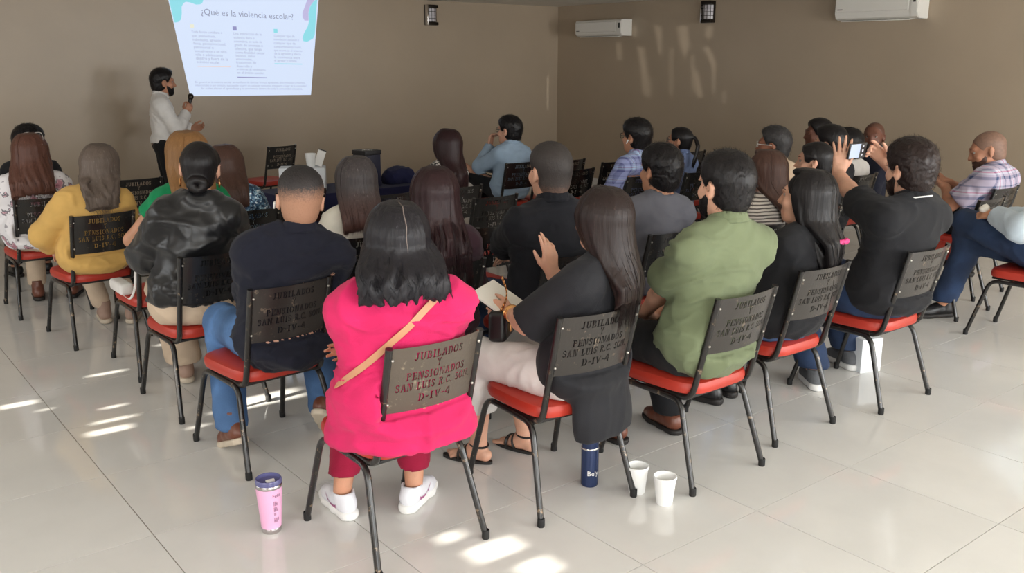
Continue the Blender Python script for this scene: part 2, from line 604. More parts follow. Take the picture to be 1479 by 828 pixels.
def tile_mat():
    m, nt, b = mat_new('polished_porcelain')
    oi = nd(nt, 'ShaderNodeObjectInfo')
    n = nd(nt, 'ShaderNodeTexNoise'); n.inputs['Scale'].default_value = 2.2; n.inputs['Detail'].default_value = 7; n.inputs['Roughness'].default_value = 0.6
    tc = nd(nt, 'ShaderNodeTexCoord'); ad = nd(nt, 'ShaderNodeVectorMath', operation='ADD')
    cb = nd(nt, 'ShaderNodeCombineXYZ')
    mu = nd(nt, 'ShaderNodeMath', operation='MULTIPLY'); mu.inputs[1].default_value = 40
    nt.links.new(oi.outputs['Random'], mu.inputs[0]); nt.links.new(mu.outputs[0], cb.inputs[0]); nt.links.new(mu.outputs[0], cb.inputs[2])
    nt.links.new(tc.outputs['Object'], ad.inputs[0]); nt.links.new(cb.outputs[0], ad.inputs[1]); nt.links.new(ad.outputs[0], n.inputs['Vector'])
    col = srgb(219, 217, 213)
    nt.links.new(ramp(nt, n.outputs[0], [(0.3, scol(col, 0.95)), (0.7, scol(col, 1.04))]), b.inputs['Base Color'])
    b.inputs['Roughness'].default_value = 0.09
    b.inputs['Specular IOR Level'].default_value = 0.6
    n2 = nd(nt, 'ShaderNodeTexNoise'); n2.inputs['Scale'].default_value = 3.0
    nt.links.new(ad.outputs[0], n2.inputs['Vector'])
    add_bump(nt, b, n2.outputs[0], 0.05, 0.01)
    return m
M_TILE = tile_mat()

def struct(name, me, loc=(0, 0, 0)):
    o = obj(name, me)
    o.rotation_euler = (0, 0, TH)
    o['kind'] = 'structure'
    return o

def slab(name, u0, u1, n0, n1, z0, z1, mat):
    bm = bmesh.new()
    add_box(bm, ((u0 + u1) / 2, (n0 + n1) / 2, (z0 + z1) / 2), (u1 - u0, n1 - n0, z1 - z0))
    return struct(name, bm_mesh(name, bm, mat))

floor = slab('floor', U_LEFT - .1, U_RIGHT + .1, N_BACK - .1, N_FRONT + .1, -0.06, -0.004, M_GROUT)
slab('ceiling', U_LEFT - .1, U_RIGHT + .1, N_BACK - .1, N_FRONT + .1, CEIL, CEIL + 0.1, M_CEIL)
slab('wall_front', U_LEFT - .1, U_RIGHT + .1, N_FRONT, N_FRONT + .12, -0.06, CEIL, M_WALL)
slab('wall_right', U_RIGHT, U_RIGHT + .12, N_BACK - .1, N_FRONT, -0.06, CEIL, M_WALL)
GLINT_HOLES = [[(3.9378, 1.9661), (3.9563, 1.9651), (3.9592, 1.8364), (3.953, 1.8367)], [(3.9991, 1.9626), (4.0235, 1.9612), (4.033, 1.879), (4.0199, 1.8178), (4.004, 1.8908)], [(3.8932, 1.8811), (3.912, 1.8698), (3.9234, 1.7704), (3.9259, 1.6492), (3.9163, 1.6601), (3.9047, 1.7712)], [(3.9273, 1.7335), (3.9335, 1.7333), (3.9347, 1.6488), (3.929, 1.649)], [(3.9813, 1.8662), (3.9868, 1.866), (3.9911, 1.6625), (3.9855, 1.6627)], [(4.0387, 1.8272), (4.0442, 1.827), (4.0472, 1.6708), (4.0423, 1.671)], [(4.0471, 1.7647), (4.0563, 1.7643), (4.0719, 1.6488), (4.0599, 1.6387), (4.0528, 1.6705)], [(4.0658, 1.8619), (4.0809, 1.8662), (4.101, 1.8036), (4.1042, 1.658), (4.0987, 1.6582), (4.0925, 1.7834), (4.0755, 1.8409)], [(4.0709, 1.9565), (4.0873, 1.9555), (4.0888, 1.9067), (4.0736, 1.9075)], [(3.8387, 1.8995), (3.8493, 1.899), (3.8538, 1.8207), (3.8425, 1.8213)], [(4.1259, 1.6676), (4.1308, 1.6674), (4.1325, 1.6149), (4.1276, 1.6151)], [(3.8811, 1.9673), (3.8885, 1.9669), (3.8893, 1.9226), (3.8819, 1.923)], [(3.6165, 1.7504), (3.6247, 1.7502), (3.6247, 1.6009), (3.6185, 1.6015)]]
def wall_back():  # holes follow the glint outlines, cut for the added spot
    bm = bmesh.new(); add_box(bm, ((U_LEFT + U_RIGHT) / 2, N_BACK - .01, (CEIL - .06) / 2), (U_RIGHT - U_LEFT + .2, .02, CEIL + .06))
    base = bm_mesh('wall_back', bm, M_WALL)
    cut = bmesh.new()
    for pl in GLINT_HOLES:
        a = sum(pl[i][0] * pl[(i + 1) % len(pl)][1] - pl[(i + 1) % len(pl)][0] * pl[i][1] for i in range(len(pl)))
        if a < 0: pl = pl[::-1]
        k = lambda q, n: (GLINT[0] + (q[0] - GLINT[0]) * (n - GLINT[1]) / (N_BACK - GLINT[1]), n, GLINT[2] + (q[1] - GLINT[2]) * (n - GLINT[1]) / (N_BACK - GLINT[1]))
        A = [cut.verts.new(k(q, N_BACK - .2)) for q in pl]; B = [cut.verts.new(k(q, N_BACK + .2)) for q in pl]
        cut.faces.new(A); cut.faces.new(B[::-1])
        for i in range(len(pl)):
            j = (i + 1) % len(pl); cut.faces.new((A[j], A[i], B[i], B[j]))
    ob = bpy.data.objects.new('tmp', base); C.objects.link(ob)
    oc = bpy.data.objects.new('tmp2', bm_mesh('gaps', cut)); C.objects.link(oc)
    md = ob.modifiers.new('b', 'BOOLEAN'); md.operation = 'DIFFERENCE'; md.solver = 'EXACT'; md.use_self = True; md.object = oc
    me = bpy.data.meshes.new_from_object(ob.evaluated_get(bpy.context.evaluated_depsgraph_get()))
    bpy.data.objects.remove(ob, do_unlink=True); bpy.data.objects.remove(oc, do_unlink=True)
    me.name = 'wall_back'
    struct('wall_back', me)
wall_back()
slab('baseboard_front', U_LEFT, U_RIGHT - .012, N_FRONT - .012, N_FRONT, 0, 0.075, M_TILE)
slab('baseboard_right', U_RIGHT - .012, U_RIGHT, N_BACK, N_FRONT, 0, 0.075, M_TILE)

# unseen left wall with holes cut to throw the floor's sun patches
SUN_GAPS = [(4.817, 4.877, 1.307, 1.374), (4.69, 4.714, 1.37, 1.389), (5.065, 5.101, 1.509, 1.584), (4.543, 4.571, 1.477, 1.519), (4.368, 4.4, 1.438, 1.515), (4.232, 4.292, 1.416, 1.492), (5.404, 5.444, 1.714, 1.745), (4.066, 4.09, 1.582, 1.613), (4.16, 4.22, 1.65, 1.713), (4.164, 4.304, 1.708, 1.845), (2.553, 2.613, 1.728, 1.762), (2.375, 2.475, 1.738, 1.814), (2.197, 2.297, 1.771, 1.819)]
def wall_left():
    ns = sorted({N_BACK, N_FRONT} | {g[0] for g in SUN_GAPS} | {g[1] for g in SUN_GAPS})
    zs = sorted({-0.06, CEIL} | {g[2] for g in SUN_GAPS} | {g[3] for g in SUN_GAPS})
    bm = bmesh.new()
    for a, b in zip(ns, ns[1:]):
        for c, d in zip(zs, zs[1:]):
            mn, mz = (a + b) / 2, (c + d) / 2
            if any(g[0] < mn < g[1] and g[2] < mz < g[3] for g in SUN_GAPS): continue
            vs = [bm.verts.new((U_LEFT, y, z)) for y, z in ((a, c), (b, c), (b, d), (a, d))]
            bm.faces.new(vs)
    bmesh.ops.remove_doubles(bm, verts=bm.verts[:], dist=1e-5)
    struct('wall_left', bm_mesh('wall_left', bm, M_WALL))
wall_left()

# floor tiles: each one in view is an object, the rest one mesh
TS, TU0, TN0 = 0.594, 0.815, 1.245
def in_view(u, n):
    x, y, _ = room(u, n)
    p = math.atan(328.0 / 1325.0)
    zc = y * math.cos(p) + 1.6 * math.sin(p)
    yc = -(y * math.sin(p)) + 1.6 * math.cos(p)
    if zc < 0.3: return False
    px = 739.5 + 1325 * x / zc; py = 414 + 1325 * yc / zc
    return -90 < px < 1570 and py < 1000
_tm = {}
def tile_mesh(a, b):
    k = (round(a, 3), round(b, 3))
    if k not in _tm:
        bm = bmesh.new(); add_box(bm, (0, 0, -0.004), (a, b, 0.008))
        _tm[k] = bm_mesh('tile', bm, M_TILE)
    return _tm[k]
rest = bmesh.new()
n_tiles = 0
for i in range(-8, 18):
    for j in range(-8, 18):
        u0, u1 = max(TU0 + i * TS, U_LEFT), min(TU0 + (i + 1) * TS, U_RIGHT)
        n0, n1 = max(TN0 + j * TS, N_BACK), min(TN0 + (j + 1) * TS, N_FRONT)
        if u1 - u0 < 0.02 or n1 - n0 < 0.02: continue
        g = 0.0034
        c = ((u0 + u1) / 2, (n0 + n1) / 2)
        if in_view(*c) and n_tiles < 290:
            o = obj('tile', tile_mesh(u1 - u0 - g, n1 - n0 - g), floor, (c[0], c[1], 0))
            n_tiles += 1
        else:
            add_box(rest, (c[0], c[1], -0.004), (u1 - u0 - g, n1 - n0 - g, 0.008))
o = obj('tile_field', bm_mesh('tile_field', rest, M_TILE), floor); o['kind'] = 'stuff'

# =================================================================== steel chairs with a stencilled back
M_BLACK = worn_metal('chipped_black_enamel', srgb(30, 28, 27), srgb(150, 128, 104), 0.42, 0.3)
M_PANEL = worn_metal('black_back_panel', srgb(36, 34, 33), srgb(104, 92, 78), 0.25, 0.27)
M_PANEL_BROWN = [worn_metal('chipped_brown_panel', srgb(92, 82, 72), srgb(150, 136, 116), .5, .3), worn_metal('chipped_dark_panel', srgb(52, 48, 45), srgb(124, 110, 94), .35, .3)]
M_VINYL = plain('red_vinyl', srgb(178, 54, 40), 0.36, var=0.1, vscale=5, bump=0.12, bscale=500, spec=0.45)
M_PAN = plain('seat_underside', srgb(28, 24, 22), 0.6)
M_RUBBER = plain('black_rubber', srgb(22, 21, 21), 0.7)
M_RIVET = plain('steel_rivet', srgb(190, 185, 178), 0.3, 0.9)

def band(pts, w):
    """polyline -> outline polygon of that stroke"""
    L, Rr = [], []
    for i, p in enumerate(pts):
        a = pts[max(i - 1, 0)]; b = pts[min(i + 1, len(pts) - 1)]
        dx, dy = b[0] - a[0], b[1] - a[1]
        l = math.hypot(dx, dy)
        nx, ny = -dy / l * w / 2, dx / l * w / 2
        L.append((p[0] + nx, p[1] + ny)); Rr.append((p[0] - nx, p[1] - ny))
    return L + Rr[::-1]
def ibeam(x0, x1, s0=None, s1=None):
    """stem with serifs; s0,s1 = serif extents"""
    s0 = x0 - 0.09 if s0 is None else s0; s1 = x1 + 0.09 if s1 is None else s1
    return [(s0, 0), (s1, 0), (s1, .1), (x1, .14), (x1, .86), (s1, .9), (s1, 1), (s0, 1), (s0, .9), (x0, .86), (x0, .14), (s0, .1)]
def arcp(cx, cy, rx, ry, a0, a1, n=6):
    return [(cx + rx * math.cos(R(a0 + (a1 - a0) * i / n)), cy + ry * math.sin(R(a0 + (a1 - a0) * i / n))) for i in range(n + 1)]
GLYPH = {
 'I': (.44, [ibeam(.12, .32)]),
 'J': (.6, [[(.22, 1), (.58, 1), (.58, .9), (.5, .87), (.5, .25), (.4, .06), (.22, 0), (.06, .06), (.04, .24), (.2, .26), (.24, .12), (.31, .2), (.31, .87), (.22, .9)]]),
 'U': (.76, [[(.0, 1), (.34, 1), (.34, .9), (.27, .87), (.27, .3), (.36, .13), (.36, 0), (.2, .06), (.09, .25), (.09, .87), (0, .9)],
             [(.46, 1), (.76, 1), (.76, .9), (.67, .87), (.67, .25), (.58, .08), (.42, 0), (.42, .12), (.54, .28), (.54, .87), (.46, .9)]]),
 'B': (.7, [ibeam(.1, .28, 0, .3), band(arcp(.36, .76, .2, .18, 90, -90), .14), band(arcp(.36, .27, .25, .2, 90, -90), .15)]),
 'L': (.62, [[(0, 0), (.6, 0), (.62, .34), (.52, .34), (.44, .12), (.28, .12), (.28, .87), (.36, .9), (.36, 1), (0, 1), (0, .9), (.09, .87), (.09, .12), (0, .1)]]),
 'A': (.78, [[(.0, 0), (.26, 0), (.26, .1), (.2, .12), (.37, .62), (.37, 1), (.3, 1), (.06, .12), (0, .1)],
             [(.43, 1), (.5, 1), (.73, .12), (.78, .1), (.78, 0), (.48, 0), (.48, .1), (.54, .12), (.43, .6)], [(.28, .24), (.46, .24), (.43, .36), (.33, .36)]]),
 'D': (.74, [ibeam(.1, .28, 0, .3), band(arcp(.36, .5, .28, .42, 86, -86, 9), .17)]),
 'O': (.78, [band(arcp(.39 - .03, .5, .27, .42, 97, 263, 9), .17), band(arcp(.39 + .03, .5, .27, .42, 83, -83, 9), .17)]),
 'S': (.6, [band([(.5, .72), (.46, .88), (.3, .94), (.14, .88), (.11, .72), (.2, .6), (.27, .56)], .15), band([(.33, .52), (.46, .42), (.5, .26), (.42, .1), (.28, .06), (.13, .12), (.1, .28)], .15)]),
 'Y': (.74, [[(0, 1), (.3, 1), (.3, .9), (.25, .88), (.37, .6), (.34, .46), (.1, .88), (0, .9)], [(.46, 1), (.74, 1), (.74, .9), (.66, .88), (.44, .46), (.41, .6), (.52, .88), (.46, .9)],
             [(.28, 0), (.5, 0), (.5, .1), (.47, .12), (.47, .4), (.31, .4), (.31, .12), (.28, .1)]]),
 'P': (.66, [ibeam(.1, .28, 0, .34), band(arcp(.34, .73, .24, .2, 90, -90), .15)]),
 'E': (.64, [ibeam(.1, .28, 0, .3), [(.34, 0), (.6, 0), (.63, .3), (.54, .3), (.48, .11), (.34, .11)], [(.34, .45), (.52, .4), (.52, .62), (.34, .56)], [(.34, .89), (.48, .89), (.54, .7), (.62, .7), (.6, 1), (.34, 1)]]),
 'N': (.78, [ibeam(.06, .16, 0, .24), [(.2, .95), (.34, 1), (.58, .1), (.58, 0), (.5, 0), (.2, .8)], [(.62, .14), (.72, .14), (.72, .88), (.78, .9), (.78, 1), (.54, 1), (.54, .9), (.62, .87)]]),
 'R': (.74, [ibeam(.1, .28, 0, .3), band(arcp(.36, .75, .22, .18, 90, -90), .15), [(.34, .48), (.5, .48), (.68, .12), (.74, .1), (.74, 0), (.54, 0), (.34, .4)]]),
 'C': (.68, [band(arcp(.37, .5, .28, .42, 90, 270, 9), .17), [(.42, .84), (.56, .8), (.6, .66), (.68, .66), (.66, 1), (.58, .98), (.42, 1)], band([(.42, .07), (.56, .13), (.64, .28)], .12)]),
 'V': (.78, [[(0, 1), (.32, 1), (.32, .9), (.27, .88), (.4, .36), (.37, 0), (.32, 0), (.09, .88), (0, .9)], [(.5, 1), (.78, 1), (.78, .9), (.7, .88), (.46, 0), (.42, .2), (.46, .36), (.6, .88), (.5, .9)]]),
 '4': (.7, [[(.4, 1), (.4, .84), (.14, .4), (.4, .4), (.4, .26), (0, .26), (0, .4), (.34, 1)], [(.46, 1), (.56, 1), (.56, .42), (.66, .42), (.66, .26), (.56, .26), (.56, .12), (.64, .1), (.64, 0), (.4, 0), (.4, .1), (.46, .12)]]),
 '-': (.42, [[(.04, .38), (.38, .38), (.38, .54), (.04, .54)]]),
 '.': (.26, [[(.04, 0), (.2, 0), (.2, .17), (.04, .17)]]),
 ' ': (.38, []),
}
PH, PZ = 0.222, 0.543               # panel height and lower edge
POST = lambda z: -0.178 - 0.095 * (z - 0.40) / 0.37      # y of the back posts at height z
def panel_mesh():
    W = 0.165
    bulge = lambda x: -0.03 * (1 - (x / W) ** 2)
    bm = bmesh.new()
    nx, nz = 22, 1
    T = 0.0022
    for s in (0, 1):
        for i in range(nx + 1):
            for k in (0, 1):
                x = -W + 2 * W * i / nx
                z = PZ + PH * k
                bm.verts.new((x, POST(z) + bulge(x) - s * T, z))
    bm.verts.ensure_lookup_table()
    V = lambda s, i, k: bm.verts[s * (nx + 1) * 2 + i * 2 + k]
    for i in range(nx):
        bm.faces.new((V(0, i, 0), V(0, i, 1), V(0, i + 1, 1), V(0, i + 1, 0)))
        bm.faces.new((V(1, i, 0), V(1, i + 1, 0), V(1, i + 1, 1), V(1, i, 1)))
        bm.faces.new((V(0, i, 1), V(1, i, 1), V(1, i + 1, 1), V(0, i + 1, 1)))
        bm.faces.new((V(0, i, 0), V(0, i + 1, 0), V(1, i + 1, 0), V(1, i, 0)))
    bm.faces.new((V(0, 0, 0), V(1, 0, 0), V(1, 0, 1), V(0, 0, 1)))
    bm.faces.new((V(0, nx, 0), V(0, nx, 1), V(1, nx, 1), V(1, nx, 0)))
    base = bm_mesh('backrest', bm, M_PANEL)
    # letters, read from behind the chair (x runs to the right of a viewer at -y)
    cut = bmesh.new()
    rows = [('JUBILADOS', .155, .178), ('Y', .30, .03), ('PENSIONADOS', .455, .215), ('SAN LUIS R.C. SON.', .62, .275), ('D-IV-4', .81, .12)]
    lh = 0.027
    for text, f, width in rows:
        tot = sum(GLYPH[c][0] + .12 for c in text) - .12
        sx = width / tot
        if len(text) == 1: sx = 0.023
        x = -tot * sx / 2
        z0 = PZ + PH * (1 - f) - lh / 2
        for ch in text:
            w, polys = GLYPH[ch]
            for pl in polys:
                a = sum(pl[i][0] * pl[(i + 1) % len(pl)][1] - pl[(i + 1) % len(pl)][0] * pl[i][1] for i in range(len(pl)))
                if a < 0: pl = pl[::-1]
                A = [cut.verts.new((x + p[0] * sx, -0.40, z0 + p[1] * lh)) for p in pl]
                B = [cut.verts.new((x + p[0] * sx, -0.10, z0 + p[1] * lh)) for p in pl]
                cut.faces.new(A); cut.faces.new(B[::-1])
                for i in range(len(pl)):
                    j = (i + 1) % len(pl)
                    cut.faces.new((A[j], A[i], B[i], B[j]))
            x += (w + .12) * sx
    cm = bm_mesh('letters', cut)
    ob = bpy.data.objects.new('backrest_tmp', base); C.objects.link(ob)
    oc = bpy.data.objects.new('cutter_tmp', cm); C.objects.link(oc)
    md = ob.modifiers.new('b', 'BOOLEAN'); md.operation = 'DIFFERENCE'; md.solver = 'EXACT'; md.use_self = True; md.object = oc
    dg = bpy.context.evaluated_depsgraph_get()
    me = bpy.data.meshes.new_from_object(ob.evaluated_get(dg))
    bpy.data.objects.remove(ob, do_unlink=True); bpy.data.objects.remove(oc, do_unlink=True)
    me.name = 'backrest'
    return me

def seat_mesh():
    """rounded trapezoid cushion"""
    bm = bmesh.new()
    N = 40
    def ring(f, z):
        out = []
        for i in range(N):
            a = 2 * PI * i / N
            c, s = math.cos(a), math.sin(a)
            e = 0.42
            x = math.copysign(abs(c) ** e, c); y = math.copysign(abs(s) ** e, s)
            wx = 0.195 + 0.012 * y
            out.append(bm.verts.new((x * wx * f, (y * 0.195) * f + 0.005, z)))
        return out
    prof = [(.90, .368), (.985, .372), (1.0, .385), (1.0, .398), (.97, .412), (.90, .419), (.6, .422), (.25, .421)]
    rs = [ring(f, z) for f, z in prof]
    for a, b in zip(rs, rs[1:]):
        for i in range(N):
            bm.faces.new((a[i], a[(i + 1) % N], b[(i + 1) % N], b[i]))
    bm.faces.new(rs[0][::-1]); bm.faces.new(rs[-1])
    return bm_mesh('seat', bm, M_VINYL, True)

def one_chair():
    r = bpy.data.objects.new('metal_chair', None); r.empty_display_size = 0.1
    link(r)
    obj('seat', seat_mesh(), r)
    bm = bmesh.new(); add_box(bm, (0, 0.005, 0.361), (0.34, 0.34, 0.012), bevel=0.004)
    pan = obj('seat_pan', bm_mesh('seat_pan', bm, M_PAN, True), r)
    obj('backrest', panel_mesh(), r)
    for s in (-1, 1):
        rr = 0.0115
        top = 0.345
        f = smooth_path([(s * .205, .27, 0.012), (s * .180, .175, top), (s * .178, 0.0, top)], 0.05)
        b = smooth_path([(s * .178, 0.0, top), (s * .180, -.13, top), (s * .212, -.235, 0.012)], 0.05)
        lf = tube_obj('leg', f, rr, M_BLACK, r, 10)
        lb = tube_obj('leg', b, rr, M_BLACK, r, 10)
        for par, e in ((lf, (s * .205, .27)), (lb, (s * .212, -.235))):
            lathe_obj('foot_cap', [(0, 0), (.0125, 0), (.0135, .004), (.0135, .03), (.012, .033)], M_RUBBER, par, 12, (e[0], e[1], 0))
        p = smooth_path([(s * .165, .06, .352), (s * .166, -.168, .352), (s * .168, POST(.765), .768)], 0.055)
        po = tube_obj('back_post', p, 0.0122, M_BLACK, r, 10)
        for zz in (PZ + .035, PZ + PH - .035):
            bm = bmesh.new()
            bmesh.ops.create_uvsphere(bm, u_segments=8, v_segments=5, radius=0.0052, matrix=Matrix.Translation((s * .160, POST(zz) - 0.012, zz)))
            obj('rivet', bm_mesh('rivet', bm, M_RIVET, True), po)
    return r

def copy_tree(o, parent=None):
    c = o.copy(); C.objects.link(c)
    if parent is not None: c.parent = parent
    for ch in list(o.children): copy_tree(ch, c)
    return c

_proto = [None]
GROUP_CH = 'black metal chairs with stencilled backs'
def chair(x, y, yaw, label, worn=0):
    if _proto[0] is None:
        _proto[0] = one_chair(); o = _proto[0]
    else:
        o = copy_tree(_proto[0])
    o.location = (x, y, 0); o.rotation_euler = (0, 0, R(yaw))
    for ch in o.children:
        if ch.name.startswith('backrest') and ch.material_slots[0].link == 'OBJECT': ch.material_slots[0].link = 'DATA'
    if worn:                                    # some backs take a lighter, browner panel colour with more chips
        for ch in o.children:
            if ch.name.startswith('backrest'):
                ch.material_slots[0].link = 'OBJECT'; ch.material_slots[0].material = M_PANEL_BROWN[worn - 1]
    tag(o, label, 'chair', GROUP_CH)
    return o

# =================================================================== people
M_EYEW = plain('eye_white', srgb(158, 148, 140), 0.4, var=0.02)
M_IRIS = plain('iris', srgb(44, 28, 20), 0.2, var=0.05)
def eye_mesh():
    bm = bmesh.new()
    bmesh.ops.create_uvsphere(bm, u_segments=16, v_segments=12, radius=0.0114, matrix=Matrix.Rotation(-PI / 2, 4, 'X'))
    me = bm_mesh('eye', bm, [M_EYEW, M_IRIS], True)
    for p in me.polygons:
        if p.center.y > 0.0094: p.material_index = 1
    return me
ME_EYE = eye_mesh()
V3 = lambda *a: np.array(a, dtype=np.float64)
def unit(v):
    v = np.asarray(v, float); return v / (np.linalg.norm(v) + 1e-9)
def Rx(a): c, s = math.cos(a), math.sin(a); return np.array([[1, 0, 0], [0, c, -s], [0, s, c]])
def Ry(a): c, s = math.cos(a), math.sin(a); return np.array([[c, 0, s], [0, 1, 0], [-s, 0, c]])
def Rz(a): c, s = math.cos(a), math.sin(a); return np.array([[c, -s, 0], [s, c, 0], [0, 0, 1]])

def bounds(prims, pad):
    lo = V3(9, 9, 9); hi = -lo
    for p in prims:
        if p[0] == 'rc':
            m = max(p[3], p[4])
            lo = np.minimum(lo, np.minimum(p[1], p[2]) - m); hi = np.maximum(hi, np.maximum(p[1], p[2]) + m)
        else:
            m = max(p[2]) if p[3] is not None else np.asarray(p[2])
            lo = np.minimum(lo, np.asarray(p[1]) - m); hi = np.maximum(hi, np.asarray(p[1]) + m)
    return lo - pad, hi + pad

def ik(S, T, a, b, pole):
    S, T = np.asarray(S, float), np.asarray(T, float)
    d = T - S; L = np.linalg.norm(d); dn = d / L
    if L > 0.995 * (a + b):
        L = 0.995 * (a + b); T = S + dn * L
    x = (a * a - b * b + L * L) / (2 * L)
    h = math.sqrt(max(a * a - x * x, 0))
    pv = np.asarray(pole, float); pv = unit(pv - dn * (pv @ dn))
    return S + dn * x + pv * h, T

def hand_prims(W, d, n, side, curl=0.5, spread=0.1, thumb=0.5, s=1.0, fingers=None):
    """palm, four bent fingers of different length and a thumb leaving the side of the palm"""
    d = unit(d); n = np.asarray(n, float); n = unit(n - d * (n @ d))
    lat = np.cross(d, n) * (1 if side > 0 else -1)      # towards the thumb
    out = []
    P = lambda a, l, h=0: W + (d * a + lat * l + n * h) * s
    offs = [.027, .009, -.009, -.026]
    palm = [.088, .091, .087, .079]
    lens = [(.040, .025, .019), (.044, .029, .020), (.041, .027, .019), (.032, .020, .017)]
    for i in range(4):
        out.append(('rc', P(.012, offs[i] * .62), P(palm[i] * .92, offs[i]), .0145 * s, .0125 * s, .012 * s))
        c = curl if fingers is None else fingers[i]
        p = P(palm[i], offs[i]); r = [.0098, .0088, .0078, .0066]
        if i == 3: r = [x * .88 for x in r]
        dirn = unit(d + lat * spread * (1.5 - i) * .5)
        for j in range(3):
            ang = c * (0.75, 1.0, 0.7)[j]
            dirn = unit(dirn * math.cos(ang) + unit(n - dirn * (n @ dirn)) * math.sin(ang))
            q = p + dirn * lens[i][j] * s
            out.append(('rc', p, q, r[j] * s, r[j + 1] * s, .003 * s))
            p = q
    a = P(.022, .024, .004); b = P(.052, .046, .010 + .02 * thumb)
    out.append(('rc', a, b, .0155 * s, .0125 * s, .012 * s))
    dirn = unit(d * (.9) + lat * (.45 - .5 * thumb) + n * (.35 * thumb))
    c = b + dirn * .034 * s
    out.append(('rc', b, c, .0115 * s, .0100 * s, .004 * s))
    dirn = unit(dirn + (-lat * .35 + n * .25) * thumb)
    out.append(('rc', c, c + dirn * .026 * s, .0098 * s, .0072 * s, .003 * s))
    out.append(('rc', W - d * .02 * s, P(.02, 0), .026 * s, .022 * s, .015 * s))
    return out

# ---- shoes: built once per kind in the foot's own frame (y = toe), then placed on each foot
_shoes = {}
def shoe_meshes(kind, m_up, m_sole):
    k = (kind, m_up.name, m_sole.name)
    if k in _shoes: return _shoes[k]
    h = 0.0075
    f = Field((-.07, -.10, -.01), (.07, .21, .16), h)
    hi = {'sneaker': .105, 'dress': .088, 'boot': .15, 'heel': .075}[kind]
    f.rc((0, -.052, .055), (0, .03, .055), .036, .037, .01)
    f.rc((0, .02, .055), (0, .10, .042), .040, .038, .02)
    f.rc((0, .09, .040), (0, .15, .034), .039, .029, .02)
    f.rc((0, -.030, .06), (0, -.020, hi), .040, .043, .02)
    f.rc((0, -.045, .05), (0, -.05, .075), .034, .030, .01)
    f.cut((0, 0, hi - .004), (0, .12, 1))
    f.rc((0, -.022, hi + .02), (0, -.018, hi - .012), .036, .034, .004, 'sub')
    f.cut((0, 0, .022), (0, 0, -1))
    P, F = f.mesh(); P = relax(P, F, 1)
    up = mesh_from('shoe', P, F.tolist(), [m_up])
    f = Field((-.07, -.12, -.02), (.07, .22, .07), h)
    f.rc((0, -.055, .02), (0, .02, .02), .041, .039, .0)
    f.rc((0, .02, .02), (0, .10, .02), .039, .043, .02)
    f.rc((0, .10, .02), (0, .155, .02), .043, .034, .02)
    top = {'sneaker': .036, 'dress': .026, 'boot': .03, 'heel': .02}[kind]
    f.cut((0, 0, top), (0, 0, 1)); f.cut((0, 0, 0.001), (0, 0, -1))
    P, F = f.mesh(); P = relax(P, F, 1, .3); P[:, 2] = np.maximum(P[:, 2], 0.0005)
    so = mesh_from('sole', P, F.tolist(), [m_sole])
    # laces
    bm = bmesh.new()
    if kind in ('sneaker', 'boot'):
        for i in range(5):
            y = .035 + .015 * i; z = .094 - .0085 * i
            add_tube(bm, [(-.022, y, z - .008), (-.01, y + .004, z), (.01, y - .004, z), (.022, y, z - .008)], .0028, 6)
        la = bm_mesh('laces', bm, m_sole, True)
    else:
        bm.free(); la = None
    _shoes[k] = (up, so, la)
    return _shoes[k]

